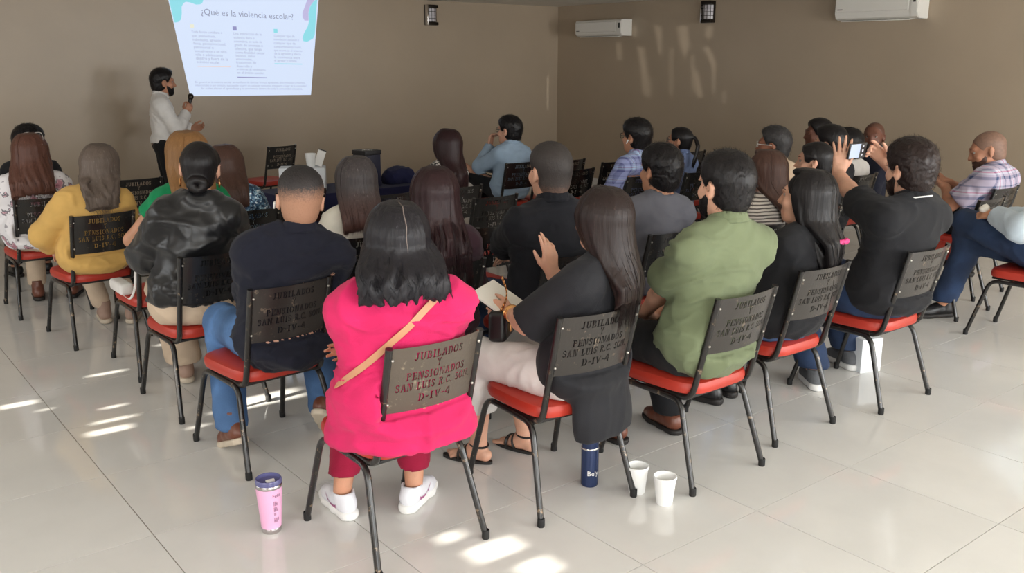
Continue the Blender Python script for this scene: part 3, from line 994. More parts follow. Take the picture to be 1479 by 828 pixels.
HAIRS = {}
def person(label, x, y, yaw, s=.9, sex='m', sh=1.0, fat=1.0, hip=1.0, lean=-6, hunch=0, side=0, twist=0, head=(0, 0, 0), hfwd=0.0, neck=-0.018, hs=1.1,
           skin=(186, 132, 104), hair=None, hairm=None, shirt=None, pants=None, shoes=('dress', None, None), LH=None, RH=None,
           knees=None, ankles=None, toes=(8, -8), toepitch=(0, 0), res=1.0, stand=False, glasses=None, beard=None, brow=True, group=None, seat=0.42, dy=0.0, extra=None, seed=0, fit=None, arm=1.0, leg=1.0, tl=.88, bres=None):
    root = thing('person', label, 'person', (x, y, 0), R(yaw), group)
    root.scale = (s, s, s)
    ZS = seat / s
    hz = ZS + .095
    if stand: hz = 0.92
    hy = (-.105 if not stand else -.035) + dy
    fem = sex == 'f'
    sw = (.160 if fem else .180) * sh
    le, hu, si, tw = R(lean), R(hunch), R(side), R(twist)
    def Mat(t):
        t = min(max(t, 0), 1.2)
        return Rz(tw * t) @ Ry(si * t) @ Rx(-(le + hu * t))
    def bend(p):
        p = np.asarray(p, float); r = p - V3(0, hy, hz)
        t = max(r[2] / .5, 0)
        if r[2] > 0: r[2] *= tl
        return V3(0, hy, hz) + Mat(t) @ r
    def MM(z): return Mat((z - hz) / .5)
    E = lambda c, r, k=.05: ('el', bend(c), np.array(r), MM(c[2]), k)
    cw = sh * (0.93 if fem else 1.0)
    torso = [
        E((0, hy + .0, hz + .005), (.168 * hip * (1.06 if fem else 1), .125 * (.6 + .4 * fat), .105)),
        E((0, hy + .02, hz + .13), (.142 * (.45 * hip + .55 * fat) * (.93 if fem else 1), .108 * fat, .14), .06),
        E((0, hy + .015, hz + .29), (.152 * cw * (.6 + .4 * fat), .108 * (.5 + .5 * fat), .185), .06),
        ('rc', bend((-(sw - .05), hy + .0, hz + .415)), bend((sw - .05, hy + .0, hz + .415)), .060 * (.5 + .5 * fat), .060 * (.5 + .5 * fat), .05),
    ]
    for q in (-1, 1):
        torso.append(('rc', bend((q * .03, hy + .005, hz + .495)), bend((q * (sw - .065), hy, hz + .435)), .046, .045, .04))
        if fem: torso.append(E((q * .072, hy + .105 * (.5 + .5 * fat), hz + .275), (.062, .052, .062), .03))
    nb = bend((0, hy + .0, hz + .48))
    # head frame
    hyaw, hpit, hrol = (R(v) for v in head)
    base = Rz(tw) @ Ry(si * .6) @ Rx(-(le + hu) * .35)
    HR = Rz(hyaw) @ base @ Rx(hpit) @ Ry(hrol)
    top = bend((0, hy + .01, hz + .52)) + base @ V3(0, .012 + hfwd * .5, .03 + neck)
    Hc = top + V3(0, hfwd * .5, 0) + HR @ V3(0, .032, .105)
    HP = lambda *p: Hc + HR @ (V3(*p) * hs)
    he = lambda c, r, k=.012: ('el', HP(*c), np.array(r) * hs, HR, k)
    body = list(torso)
    body.append(('rc', nb, HP(0, -.025, -.055), .058 if not fem else .050, .052 if not fem else .046, .035))
    headp = [he((0, -.016, .030), (.0745, .0955, .0855)), he((0, .024, -.030), (.060, .066, .074), .03), he((0, .052, -.085), (.036, .036, .030), .03),
             he((0, .078, .030), (.052, .018, .012), .02), he((0, .080, -.062), (.024, .015, .007), .006), he((0, .078, -.073), (.021, .014, .007), .005),
             ('rc', HP(0, .085, .014), HP(0, .106, -.026), .0085 * hs, .0125 * hs, .012), ('rc', HP(-.013, .092, -.031), HP(.013, .092, -.031), .008 * hs, .008 * hs, .006)]
    for q in (-1, 1):
        headp.append(he((q * .042, .058, -.025), (.022, .022, .022), .025))
        Me = HR @ Rz(q * R(-22)) @ Ry(q * R(8))
        headp.append(('el', HP(q * .0815, -.010, -.006), np.array((.0085, .020, .033)) * hs, Me, .006))
        headp.append(('el', HP(q * .0765, -.004, -.030), np.array((.006, .010, .012)) * hs, Me, .006))
    body += headp
    # arms
    armp = {}
    hands = {}
    for q, H in ((-1, LH), (1, RH)):
        H = dict(H or {})
        T = V3(*H.get('w', (q * .115, .20 + dy, hz + .075)))
        S = bend((q * (sw - .028), hy + .0, hz + .405))
        pole = H.get('pole', (q * .7, -.45, -.9))
        Eb, T = ik(S, T, .275, .25, pole)
        A = arm
        body.append(('rc', S, Eb, .053 * A, .041 * A, .04))
        body.append(('rc', Eb, Eb + (T - Eb) * .35, .041 * A, .042 * A, .015))
        body.append(('rc', Eb + (T - Eb) * .3, T, .042 * A, .0275, .015))
        d = H.get('d', unit(T - Eb) * .6 + V3(-q * .25, .5, -.25))
        n = H.get('n', (0, .1, -1))
        hp = hand_prims(T, d, n, q, H.get('curl', .35), H.get('spread', .1), H.get('thumb', .4), .96 if fem else 1.05, H.get('fingers'))
        body += hp
        armp[q] = (S, Eb, T, unit(d)); hands[q] = (T, unit(d), np.asarray(n, float))
    # legs
    kn = knees or ((-.115, .37 + dy, ZS + .055), (.115, .37 + dy, ZS + .055))
    an = ankles or ((-.12, .345, .085), (.12, .345, .085))
    if stand:
        kn = knees or ((-.09, -.01, .48), (.10, .02, .48)); an = ankles or ((-.10, -.06, .085), (.12, -.02, .085))
    legs = {}
    for i, q in enumerate((-1, 1)):
        Hj = V3(q * .088 * hip, hy + (.02 if not stand else .0), hz - .005)
        K, A = V3(*kn[i]), V3(*an[i])
        L = leg
        legs[q] = (Hj, K, A)
        body += [('rc', Hj, K, .090 * L * (.5 + .5 * hip), .058 * L, .04), ('rc', K, K + (A - K) * .38, .056 * L, .056 * L, .03), ('rc', K + (A - K) * .35, A, .056 * L, .036, .03)]
        td = R(toes[i]); tp = R(toepitch[i])
        fd = Rz(td) @ Rx(-tp) @ V3(0, 1, 0)
        legs[q] += (Rz(td) @ Rx(-tp),)
        if shoes[0] in ('sandal', 'bare', 'heel'):
            Rt = legs[q][3]
            body += [('rc', A + Rt @ V3(0, -.035, -.045), A + Rt @ V3(0, .06, -.045), .030, .026, .02), ('rc', A, A + Rt @ V3(0, .03, -.03), .036, .032, .02),
                     ('rc', A + Rt @ V3(0, .04, -.045), A + Rt @ V3(0, .13, -.062), .030, .018, .02)]
            for t in range(5):
                xx = q * (-.026 + .0135 * t)
                body.append(('rc', A + Rt @ V3(xx * .8, .11, -.064), A + Rt @ V3(xx, .165 - .010 * t, -.069), .0105, .0085 if t else .0105, .004))
    sm = skin_mat(skin)
    h = .0085 * bres if bres else .0126 * res
    lo, hi = bounds(body, 2.5 * h)
    f = Field(lo, hi, h)
    f.prims(body)
    for q in (-1, 1):
        f.el(HP(q * .031, .093, .010), np.array((.0165, .012, .0075)) * hs, HR, .004, 'sub')
        f.el(HP(q * .090, -.002, -.002), np.array((.007, .010, .017)) * hs, HR, .004, 'sub')
        f.rc(HP(-.018, .099, -.0675), HP(.018, .099, -.0675), .0022, .0022, .004, 'sub')
        f.el(HP(q * .006, .103, -.039), np.array((.003, .004, .004)) * hs, HR, .002, 'sub')
    for q in (-1, 1):
        f.el(HP(q * .031, .0885, .0160), np.array((.017, .0065, .0050)) * hs, HR, .003)
    ctx_fit = (fit[0] / s, fit[1] / s, fit[2], s) if fit else None
    press(f, ctx_fit, .004)
    body_o = field_obj('body', f, sm, root, 1)
    # eyes
    for q in (-1, 1):
        eo = obj('eye', ME_EYE, root)
        m = Matrix(HR.tolist()).to_4x4(); m.translation = Vector(HP(q * .031, .0725, .0095)); eo.matrix_local = m @ Matrix.Scale(hs, 4)
    ctx = dict(root=root, bend=bend, HP=HP, HR=HR, Hc=Hc, hz=hz, hy=hy, ZS=ZS, arm=armp, legs=legs, res=res, hs=hs, fat=fat, hands=hands, torso=torso, sw=sw, seed=seed, fit=ctx_fit, s=s, fem=fem, tl=tl, x=x, y=y, yaw=yaw, top=top, nb=nb)
    if brow and hairm is not None:
        f = None
        prm = []
        for q in (-1, 1):
            prm += [('rc', HP(q * .016, .0905, .030), HP(q * .034, .086, .035), .0042, .0042, .003), ('rc', HP(q * .034, .086, .035), HP(q * .050, .071, .030), .0042, .0028, .003)]
        lo, hi = bounds(prm, .012); f = Field(lo, hi, .0042 * max(res, .9)); f.prims(prm)
        field_obj('eyebrows', f, hairm, root, 0)
    if hair: do_hair(ctx, hair, hairm)
    if beard: do_beard(ctx, beard)
    if shirt: ctx['shirt'] = do_shirt(ctx, **shirt)
    if pants: do_pants(ctx, **pants)
    # shoes
    kind, mu, ms = shoes
    if kind in ('sneaker', 'dress', 'boot'):
        up, so, la = shoe_meshes(kind, mu, ms)
        ctx['shoes'] = []
        for i, q in enumerate((-1, 1)):
            A = legs[q][2]; Rt = legs[q][3]
            o = obj('shoe', up, root); obj('sole', so, o)
            if la is not None: obj('laces', la, o)
            m = Matrix(Rt.tolist()).to_4x4(); m.translation = Vector(A - Rt @ V3(0, 0, .083)); o.matrix_local = m
            ctx['shoes'].append(o)
    elif kind in ('sandal', 'heel'):
        for i, q in enumerate((-1, 1)):
            A = legs[q][2]; Rt = legs[q][3]
            bm = bmesh.new()
            g = lambda *p: Vector(A + Rt @ V3(*p))
            sole = [(0.035 * math.sin(t) * (1 + .12 * math.sin(2 * t)), .055 - .125 * math.cos(t)) for t in [2 * PI * k / 18 for k in range(18)]]
            bot = [bm.verts.new(g(px, py, -.0835)) for px, py in sole]; tp_ = [bm.verts.new(g(px, py, -.070)) for px, py in sole]
            bm.faces.new(bot[::-1]); bm.faces.new(tp_)
            for k in range(18): bm.faces.new((bot[k], bot[(k + 1) % 18], tp_[(k + 1) % 18], tp_[k]))
            so = obj('sandal', bm_mesh('sandal', bm, ms), root)
            bm = bmesh.new()
            ring = lambda cy, cz, rx, rz, tilt: [g(rx * math.cos(a), cy + tilt * math.sin(a), cz + rz * math.sin(a)) for a in [2 * PI * k / 16 for k in range(17)]]
            add_tube(bm, ring(-.004, .004, .041, .006, .040), .006, 6)
            add_tube(bm, ring(.085, -.052, .038, .030, .0), .007, 6)
            add_tube(bm, ring(.045, -.045, .038, .036, .01), .006, 6)
            obj('strap', bm_mesh('strap', bm, mu, True), so)
    if glasses: do_glasses(ctx, glasses)
    return ctx

def press(f, fit, gap):
    """a back leaning on the chair takes the shape of the back panel"""
    if not fit: return
    ox, oy, a, s = fit
    ca, sa = math.cos(a), math.sin(a)
    X, Y, Z = f.ax[0][:, None, None], f.ax[1][None, :, None], f.ax[2][None, None, :]
    cx = ((X * ca - Y * sa) + ox) * s; cy = ((X * sa + Y * ca) + oy) * s; cz = Z * s
    yp = -0.178 - 0.095 * (cz - 0.40) / 0.37 - 0.030 * (1 - np.clip((cx / .165) ** 2, 0, 1)) + .004 + gap
    out = np.maximum(np.maximum(cz - .768, .538 - cz), 0) * 1.1 + np.maximum(np.abs(cx) - .182, 0) * 2.0
    d = (yp - out - cy) / s
    f.D = np.maximum(f.D, d.astype(np.float32))

def do_glasses(c, mat):
    HP = c['HP']; bm = bmesh.new()
    for q in (-1, 1):
        pts = [HP(q * (.032 + .024 * math.copysign(abs(math.cos(a)) ** .6, math.cos(a))), .101 - .006 * abs(math.cos(a)), .008 + .018 * math.copysign(abs(math.sin(a)) ** .6, math.sin(a))) for a in [2 * PI * k / 16 for k in range(17)]]
        add_tube(bm, pts, .0022, 6, cap=False)
        add_tube(bm, [HP(q * .056, .094, .012), HP(q * .074, .07, .012), HP(q * .081, 0, .010), HP(q * .079, -.02, -.004)], .0022, 6)
    add_tube(bm, [HP(-.009, .101, .012), HP(0, .104, .014), HP(.009, .101, .012)], .002, 6)
    obj('glasses', bm_mesh('glasses', bm, mat, True), c['root'])

def do_beard(c, mat):
    HP, HR, hs = c['HP'], c['HR'], c['hs']
    h = .0055 * max(c['res'], .9)
    f = Field(c['Hc'] - .17, c['Hc'] + .13, h)
    f.el(HP(0, .026, -.036), np.array((.0625, .0682, .0762)) * hs, HR, .02)
    f.el(HP(0, .054, -.090), np.array((.0390, .0385, .0335)) * hs, HR, .03)
    f.cut(HP(0, .085, -.046), HR @ V3(0, .50, 1)); f.cut(HP(0, .012, -.03), HR @ V3(0, -1, -.35))
    f.el(HP(0, .112, -.066), np.array((.024, .03, .009)) * hs, HR, .004, 'sub')
    field_obj('beard', f, mat, c['root'], 1, .002, (120, 120, 120))

def cap(f, c, inf, k=.0, crown=0.0, hairline=.029, ears=True, nape=.052, face=True):
    HP, HR, hs = c['HP'], c['HR'], c['hs']
    i = inf
    f.el(HP(0, -.017, .031), (np.array((.0755, .0965, .0865)) + i) * hs, HR, 0)
    f.el(HP(0, -.040, -.025), (np.array((.062, .062, .070)) + i) * hs, HR, .02)
    if crown: f.el(HP(0, .000, .062), (np.array((.064, .082, .056)) + i + crown) * hs, HR, .03)
    if face: f.cut(HP(0, hairline, 0), HR @ V3(0, 1, -.55))
    f.cut(HP(0, 0, -nape), HR @ V3(0, .40, -1))
    if ears:
        for q in (-1, 1):
            f.el(HP(q * .082, .002, -.010), np.array((.03, .027, .040)) * hs, HR, .008, 'sub')

def do_hair(c, spec, mat):
    st = spec['style']
    HP, HR, hs, Hc = c['HP'], c['HR'], c['hs'], c['Hc']
    rng = random.Random(c['seed'] + 11)
    h = .0060 * c['res'] if spec['style'] not in ('short', 'fade', 'shaved', 'receding') else max(.0056, .0062 * c['res'])
    inf = spec.get('inf', .010)
    if st in ('short', 'fade', 'shaved', 'receding'):
        f = Field(Hc - .15, Hc + .16, h)
        cap(f, c, inf, crown=spec.get('crown', .008), hairline=spec.get('line', .029), ears=True, nape=spec.get('nape', .060))
        if st == 'receding':
            f.el(HP(0, .05, .10), np.array((.06, .09, .06)) * hs, HR, .02, 'sub')
        if st == 'horseshoe':
            pass
        o = field_obj('hair', f, mat, c['root'], 1, min(spec.get('tex', .006), .0045), spec.get('freq', (46, 30, 46)), c['seed'])
        nf = spec.get('fuzz', 1500 if (st == 'short' and c['res'] < 1.05) else 500 if (st == 'short' and spec.get('tex', .006) > .002) else 0)
        if nf and o is not None and len(o.data.vertices):
            me = o.data; nv = len(me.vertices)
            co = np.empty(nv * 3, np.float32); no = np.empty(nv * 3, np.float32)
            me.vertices.foreach_get('co', co); me.vertices.foreach_get('normal', no)
            co = co.reshape(-1, 3); no = no.reshape(-1, 3)
            rs = np.random.RandomState(c['seed'] + 3)
            idx = rs.randint(0, nv, nf)
            p, nn = co[idx], no[idx]
            loc = (p - Hc) @ HR
            back = np.array(HR @ V3(0, -1, 0)); dn = np.array(HR @ V3(0, 0, -1)); fw = -back
            swirl = np.where((loc[:, 2] > .05)[:, None], fw * spec.get('comb', .5), dn * .9 + back * .25)
            d = swirl + nn * .38 + rs.normal(0, .28, (nf, 3))
            d -= nn * np.minimum((d * nn).sum(1), 0)[:, None] * 1.3
            d /= np.linalg.norm(d, axis=1, keepdims=True) + 1e-6
            L = (spec.get('flen', .022) * rs.uniform(.5, 1.3, nf))[:, None]
            V = []
            w = .00075 * max(c['res'], .8)
            for a in range(3):
                off = np.array([math.cos(2 * PI * a / 3), math.sin(2 * PI * a / 3), .3 * a]) * w
                V.append((p - nn * .002 + off, p + d * L * .55 + nn * .001 + off * .9, p + d * L - nn * L * .25 + off * .1))
            V = np.stack([np.stack(v, 1) for v in V], 1)        # strand, side, ring, xyz
            V = V.transpose(0, 2, 1, 3).reshape(-1, 3)
            F = []
            b = np.arange(nf) * 9
            for r_ in range(2):
                for a in range(3):
                    a2 = (a + 1) % 3
                    F.append(np.stack([b + r_ * 3 + a, b + r_ * 3 + a2, b + r_ * 3 + 3 + a2, b + r_ * 3 + 3 + a], 1))
            so = obj('hair_strands', mesh_from('hair_strands', V, np.concatenate(F), [mat]), o); so['kind'] = 'stuff'
        return o
    # ---- long styles: a cap plus locks that leave the parting, follow the skull and hang along the back
    zlen = spec.get('len', .30)                       # how far below the head centre the hair ends
    wid = spec.get('wid', 1.0); messy = spec.get('messy', .01)
    prims = []; strands = []; chains = []
    bend, hz, hy = c['bend'], c['hz'], c['hy']
    fat = c['fat']
    def backy(xx, z):
        zz = min(max(hz + (z - hz) / c['tl'], hz), hz + .47)
        d = (.118 * (.5 + .5 * fat) + .022) * math.sqrt(max(1 - (xx / .21) ** 2, .05))
        return bend((xx, hy + .0 - d, zz))[1]
    if st in ('long', 'bob'):
        n = spec.get('n', 74 if c['res'] < 1.05 else 44)
        fmax = spec.get('fmax', 118)
        def lock(u, lay, jit):
            ph = R(u * fmax)                        # 0 = straight back, +-90 = sides
            ox, oy = math.sin(ph), -math.cos(ph)
            g = .084 + .006 * lay + jit * rng.uniform(-.003, .004)
            px = spec.get('part', 0.0)
            def ell(el_):
                ce, se = (math.cos(R(el_)) if el_ > 0 else 1.0), math.sin(R(el_))
                return HP(ox * g * ce + px * se, oy * (g + .020) * ce - .014, .032 + (g + .004) * se)
            f0 = .055 - .05 * (1 - min(abs(u) * 1.2, 1))
            pts = [HP(px + ox * .008, f0, .117 + .002 * lay - .012 * min(abs(u), 1) ** 2)]
            pts += [ell(60), ell(34), ell(8), ell(-14)]
            e = pts[-1]
            zend = Hc[2] - zlen * (1 - spec.get('vee', .0) * abs(u)) + rng.uniform(-1, 1) * spec.get('ragged', .03)
            steps = 5
            wx = ox * spec.get('spread', .085) * wid + rng.uniform(-messy, messy)
            cx0 = Hc[0] + spec.get('dx', 0.0)
            rx = rng.uniform(-messy, messy); ry = rng.uniform(0, .008)
            for j in range(1, steps + 1):
                t = j / steps
                z = e[2] + (zend - e[2]) * t
                sm_ = t * t * (3 - 2 * t)
                xx = e[0] + (cx0 + wx - e[0]) * sm_ + rx * math.sin(t * 4)
                yb = backy(xx, z) - .012 * lay - ry
                yy = e[1] + (yb - e[1]) * min(sm_ * 1.3, 1)
                if z > bend((0, hy, hz + .47))[2]: yy = min(yy, e[1] + .01)
                elif abs(u) < .85: yy = min(yy, yb)
                if spec.get('curl'): xx += spec['curl'] * math.sin(t * 9 + u * 9) * min(t * 2, 1); yy -= abs(spec['curl']) * (.5 + .5 * math.cos(t * 8 + u * 7)) * min(t * 2, 1)
                pts.append(V3(xx, yy, z))
            return pts
        def resample(pts, m):
            P = np.array([pts[0]] + list(pts) + [pts[-1]]); out = []
            for i in range(len(pts) - 1):
                p0, p1, p2, p3 = P[i], P[i + 1], P[i + 2], P[i + 3]
                for q in range(m):
                    t = q / m
                    out.append(.5 * (2 * p1 + (p2 - p0) * t + (2 * p0 - 5 * p1 + 4 * p2 - p3) * t * t + (3 * p1 - p0 - 3 * p2 + p3) * t ** 3))
            out.append(P[-1])
            return out
        for lay in range(2):
            for k in range(n):
                u = (k + .5 + rng.uniform(-.3, .3)) / n * 2 - 1
                pts = resample(lock(u, lay, 1), 2)
                rr = spec.get('r', .0085 if c['res'] < 1.05 else .0125) * rng.uniform(.8, 1.25)
                m = len(pts)
                rad = [rr * (.75 if i < 2 else 1.0 if i < m * .75 else 1.0 - .7 * (i / m - .75) * 4) for i in range(m)]
                chains.append((pts, rad, spec.get('k', .008)))
        ns = spec.get('strands', 0 if c['res'] > 1.05 else 300)
        for k in range(ns):
            u = rng.uniform(-1, 1)
            pts = lock(u, 1 + rng.uniform(.25, .75) + (rng.uniform(0, 1.2) if rng.random() < .12 else 0), 1)
            strands.append(resample(pts, 2))
    elif st in ('ponytail', 'bun', 'half'):
        t0 = HP(0, -.112, spec.get('tz', .02))
        if st != 'bun':
            n = spec.get('n', 16)
            tl = spec.get('len', .30)
            for k in range(n):
                a = rng.uniform(0, 2 * PI); r0 = rng.uniform(0, .014)
                o = V3(math.cos(a) * r0, math.sin(a) * r0, 0)
                sp = spec.get('spread', .03)
                e = V3(Hc[0] + spec.get('dx', 0) + math.cos(a) * sp * rng.uniform(.3, 1.2), 0, Hc[2] - tl + rng.uniform(-.04, .02))
                out = V3(*(HR @ V3(0, -.035, .004)))
                pts = [HP(0, -.09, spec.get('tz', .02)) + o * .4, t0 + o * .5 + out * .5, t0 + out + o + V3(0, 0, -.035)]
                for j in range(1, 6):
                    t = j / 5
                    z = pts[2][2] + (e[2] - pts[2][2]) * t
                    xx = pts[2][0] + (e[0] - pts[2][0]) * t + rng.uniform(-.005, .005)
                    yy = min(pts[2][1] + o[1] + .03 * t, backy(xx, z) - .012) + math.sin(a) * sp * .35 * t
                    pts.append(V3(xx, yy, z))
                strands += [[p + V3(*(rng.uniform(-.012, .012) for _ in range(3))) * min(i_ / 2, 1) for i_, p in enumerate(pts)] for _q in range(6 if c['res'] < 1.05 else 0)]
                rr = spec.get('r', .012)
                rad = [rr, rr, rr * 1.1, rr * 1.1, rr * 1.1, rr, rr * .8, rr * .3]
                chains.append((pts, rad, .005))
            prims.append(('rc', HP(-.012, -.106, spec.get('tz', .02)), HP(.012, -.106, spec.get('tz', .02)), .022, .022, .01))
        else:
            bz = spec.get('tz', -.05); br = spec.get('br', .042)
            for k in range(9):
                a = 2 * PI * k / 9
                p = HP(br * .62 * math.cos(a), -.098 - .012 * (k % 2), bz + br * .5 * math.sin(a)); a2 = a + 1.1
                q = HP(br * .62 * math.cos(a2), -.110, bz + br * .5 * math.sin(a2))
                prims.append(('rc', p, q, br * .42, br * .42, .004))
        # combed-back strands over the skull
        m = 30
        for k in range(m):
            u = (k + .5) / m * 2 - 1
            g = .082 + rng.uniform(-.001, .003)
            tz = spec.get('tz', .02)
            path = []
            for t in (0, .25, .5, .75, 1):
                ang = R(u * 108)
                sx = math.sin(ang); cz = math.cos(ang)
                yy = .062 - .155 * t - .02 * abs(u)
                wv = math.sqrt(max(1 - ((yy + .017) / .104) ** 2, .02))
                conv = 1 - t ** 2 * .82
                path.append(HP(sx * g * wv * conv, yy, .031 * conv + tz * (1 - conv) + cz * (g + .006) * wv * conv))
            chains.append((path, [.0115] * len(path), .004))
    lo, hi = bounds(prims + [('rc', a, b, .016, .016) for c_ in chains for a, b in zip(c_[0], c_[0][1:])], 3 * h)
    lo = np.minimum(lo, Hc - .14); hi = np.maximum(hi, Hc + .15)
    f = Field(lo, hi, h)
    for p in prims: f.rc(*p[1:5], p[5])
    for c_ in chains: f.chain(*c_)
    if st in ('ponytail', 'bun', 'half'):
        g = Field(Hc - .15, Hc + .16, h)
        cap(g, c, .004, hairline=spec.get('line', .034), ears=True, nape=.055)
        sub = Field(lo, hi, h)
        # same cap in the main grid
        cap(sub, c, .004, hairline=spec.get('line', .034), ears=True, nape=.055)
        f.D = np.minimum(f.D, sub.D)
        f.el(HP(0, .115, -.03), np.array((.080, .085, .085)) * hs, HR, .004, 'sub')
        for q in (-1, 1): f.el(HP(q * .088, .004, -.012), np.array((.03, .025, .036)) * hs, HR, .006, 'sub')
    else:
        f.el(HP(0, -.017, .031), np.array((.0775, .0985, .088)) * hs, HR, .006)
        f.el(HP(spec.get('facex', 0), .125, -.045), np.array((.066, .085, .125)) * hs, HR, .006, 'sub')
        f.cut(HP(0, .072, 0), HR @ V3(0, 1, .02), Hc - .14, Hc + .15)
    press(f, c['fit'], .003)
    o = field_obj('hair', f, mat, c['root'], 4, spec.get('tex', .0012), spec.get('freq', (70, 70, 7)), c['seed'])
    if strands:
        V = []; Fc = []
        for pts in strands:
            base = len(V); m = len(pts)
            w = rng.uniform(.0009, .0017)
            for i, p in enumerate(pts):
                ww = w * (1 if i < m - 4 else (m - 1 - i) / 4 + .1)
                for q in range(3):
                    a = 2 * PI * q / 3
                    V.append((p[0] + ww * math.cos(a), p[1] + ww * math.sin(a), p[2]))
            for i in range(m - 1):
                for q in range(3):
                    a, b = base + i * 3 + q, base + i * 3 + (q + 1) % 3
                    Fc.append((a, b, b + 3, a + 3))
        st_ = obj('hair_strands', mesh_from('hair_strands', V, Fc, [mat]), o if o is not None else c['root']); st_['kind'] = 'stuff'
    if spec.get('tie'):
        a = HP(0, -.112, spec.get('tz', .02)); bm = bmesh.new()
        ax = HR @ V3(0, 1, .1)
        b1 = HR @ V3(1, 0, 0); b2 = HR @ V3(0, 0, 1)
        add_tube(bm, [a + V3(*(HR @ V3(0, -.008, 0))) + b1 * .027 * math.cos(t) + b2 * .027 * math.sin(t) for t in [2 * PI * k / 14 for k in range(15)]], .009, 8, cap=False)
        obj('hair_tie', bm_mesh('hair_tie', bm, spec['tie'], True), c['root'])
    return o

def smin_arr(A, B, k):
    h = np.maximum(k - np.abs(A - B), 0) / k
    return np.minimum(A, B) - h * h * k * .25

def do_shirt(c, mat, sleeve='short', inf=.013, fold=.010, hem=.03, collar=None, extra=(), loose=.0, cuff=None, neckr=.062, name='shirt', freq=(8, 8, 13), slv=.016, low=.0, drop=0, collar_line=None):
    h = .0126 * c['res']
    T = [tuple(p) for p in c['torso']]
    pr = list(T) + list(extra)
    if loose:
        hz, hy = c['hz'], c['hy']
        pr.append(('el', c['bend']((0, hy - .005, hz + .07)), np.array((.165 * (1 + loose), .125 * (1 + loose) * (.5 + .5 * c['fat']), .13)), None, .06))
    sl = []
    ends = []
    for q in (-1, 1):
        S, Eb, W, d = c['arm'][q]
        if sleeve == 'none': continue
        k = {'short': .70, 'cap': .35, 'elbow': 1.0, 'long': 2.0, 'three': 1.55, 'half': .9}[sleeve] if not isinstance(sleeve, (int, float)) else sleeve
        r1 = .053 + slv; r2 = .042 + slv + .004
        if k <= 1:
            e = S + (Eb - S) * k
            sl.append((q, [('rc', S, e + unit(Eb - S) * .04, r1, r1 + (r2 - r1) * k + .006, .02)], e, unit(Eb - S)))
        else:
            e = Eb + (W - Eb) * (k - 1)
            r3 = .0285 + slv + (.012 if k < 1.9 else 0.0)
            sl.append((q, [('rc', S, Eb, r1, r2, .02), ('rc', Eb, e + unit(W - Eb) * .03, r2, r3, .03)], e, unit(W - Eb)))
    allp = [( 'rc', p[1], p[2], p[3] + inf, p[4] + inf, p[5]) if p[0] == 'rc' else ('el', p[1], np.asarray(p[2]) + inf, p[3], p[4]) for p in pr]
    for x in sl: allp += x[1]
    lo, hi = bounds(allp, .04)
    f = Field(lo, hi, h); f.prims(pr, inf)
    # hem
    f.cut((0, 0, c['ZS'] + hem - drop), (0, 0, -1))
    # neck opening
    nb, HP = c['nb'], c['HP']
    ndir = unit(HP(0, -.02, -.05) - nb)
    f.rc(nb + ndir * ((.034 if collar is not None else .022) - low) + V3(0, .012 + low * .6, 0), nb + ndir * .14, neckr, neckr + .02, .012, 'sub')
    for q, ps, e, d in sl:
        g = Field(lo, hi, h)
        g.prims(ps)
        g.cut(e, d)
        f.D = smin_arr(f.D, g.D, .03)
    press(f, c['fit'], .0035 + .0 * fold)
    o = field_obj(name, f, mat, c['root'], 1, fold, freq, c['seed'] * 1.7, fit=c['fit'])
    if collar is not None:
        cm = collar if not isinstance(collar, bool) else mat
        h2 = .0065 * max(c['res'], .9)
        b0 = nb + ndir * .050 + V3(0, .006, 0)
        f = Field(b0 - .13, b0 + .13, h2)
        M = np.array(Rx(R(-14)))
        for k in range(20):
            a0, a1 = 2 * PI * k / 20, 2 * PI * (k + 1) / 20
            def P(a, up, rad):
                tilt = -.020 * math.sin(a)
                return b0 + V3(rad * math.cos(a), rad * math.sin(a), tilt + up)
            if .42 * PI < (a0 + a1) / 2 < .58 * PI: continue
            f.rc(P(a0, -.020, neckr + .018), P(a1, -.020, neckr + .018), .009, .009, .003)
            f.rc(P(a0, -.002, neckr + .008), P(a1, -.002, neckr + .008), .0085, .0085, .012)
            f.rc(P(a0, .014, neckr + .002), P(a1, .014, neckr + .002), .007, .007, .012)
        co_ = field_obj('collar', f, cm, c['root'], 1)
        if collar_line is not None:
            bm = bmesh.new()
            add_tube(bm, [Vector(b0 + V3((neckr + .0285) * math.cos(a), (neckr + .0285) * math.sin(a), -.020 * math.sin(a) - .018)) for a in [PI * (.70 + 1.6 * k / 30) for k in range(31)]], .0035, 6)
            obj('collar_line', bm_mesh('collar_line', bm, collar_line, True), co_)
    return o

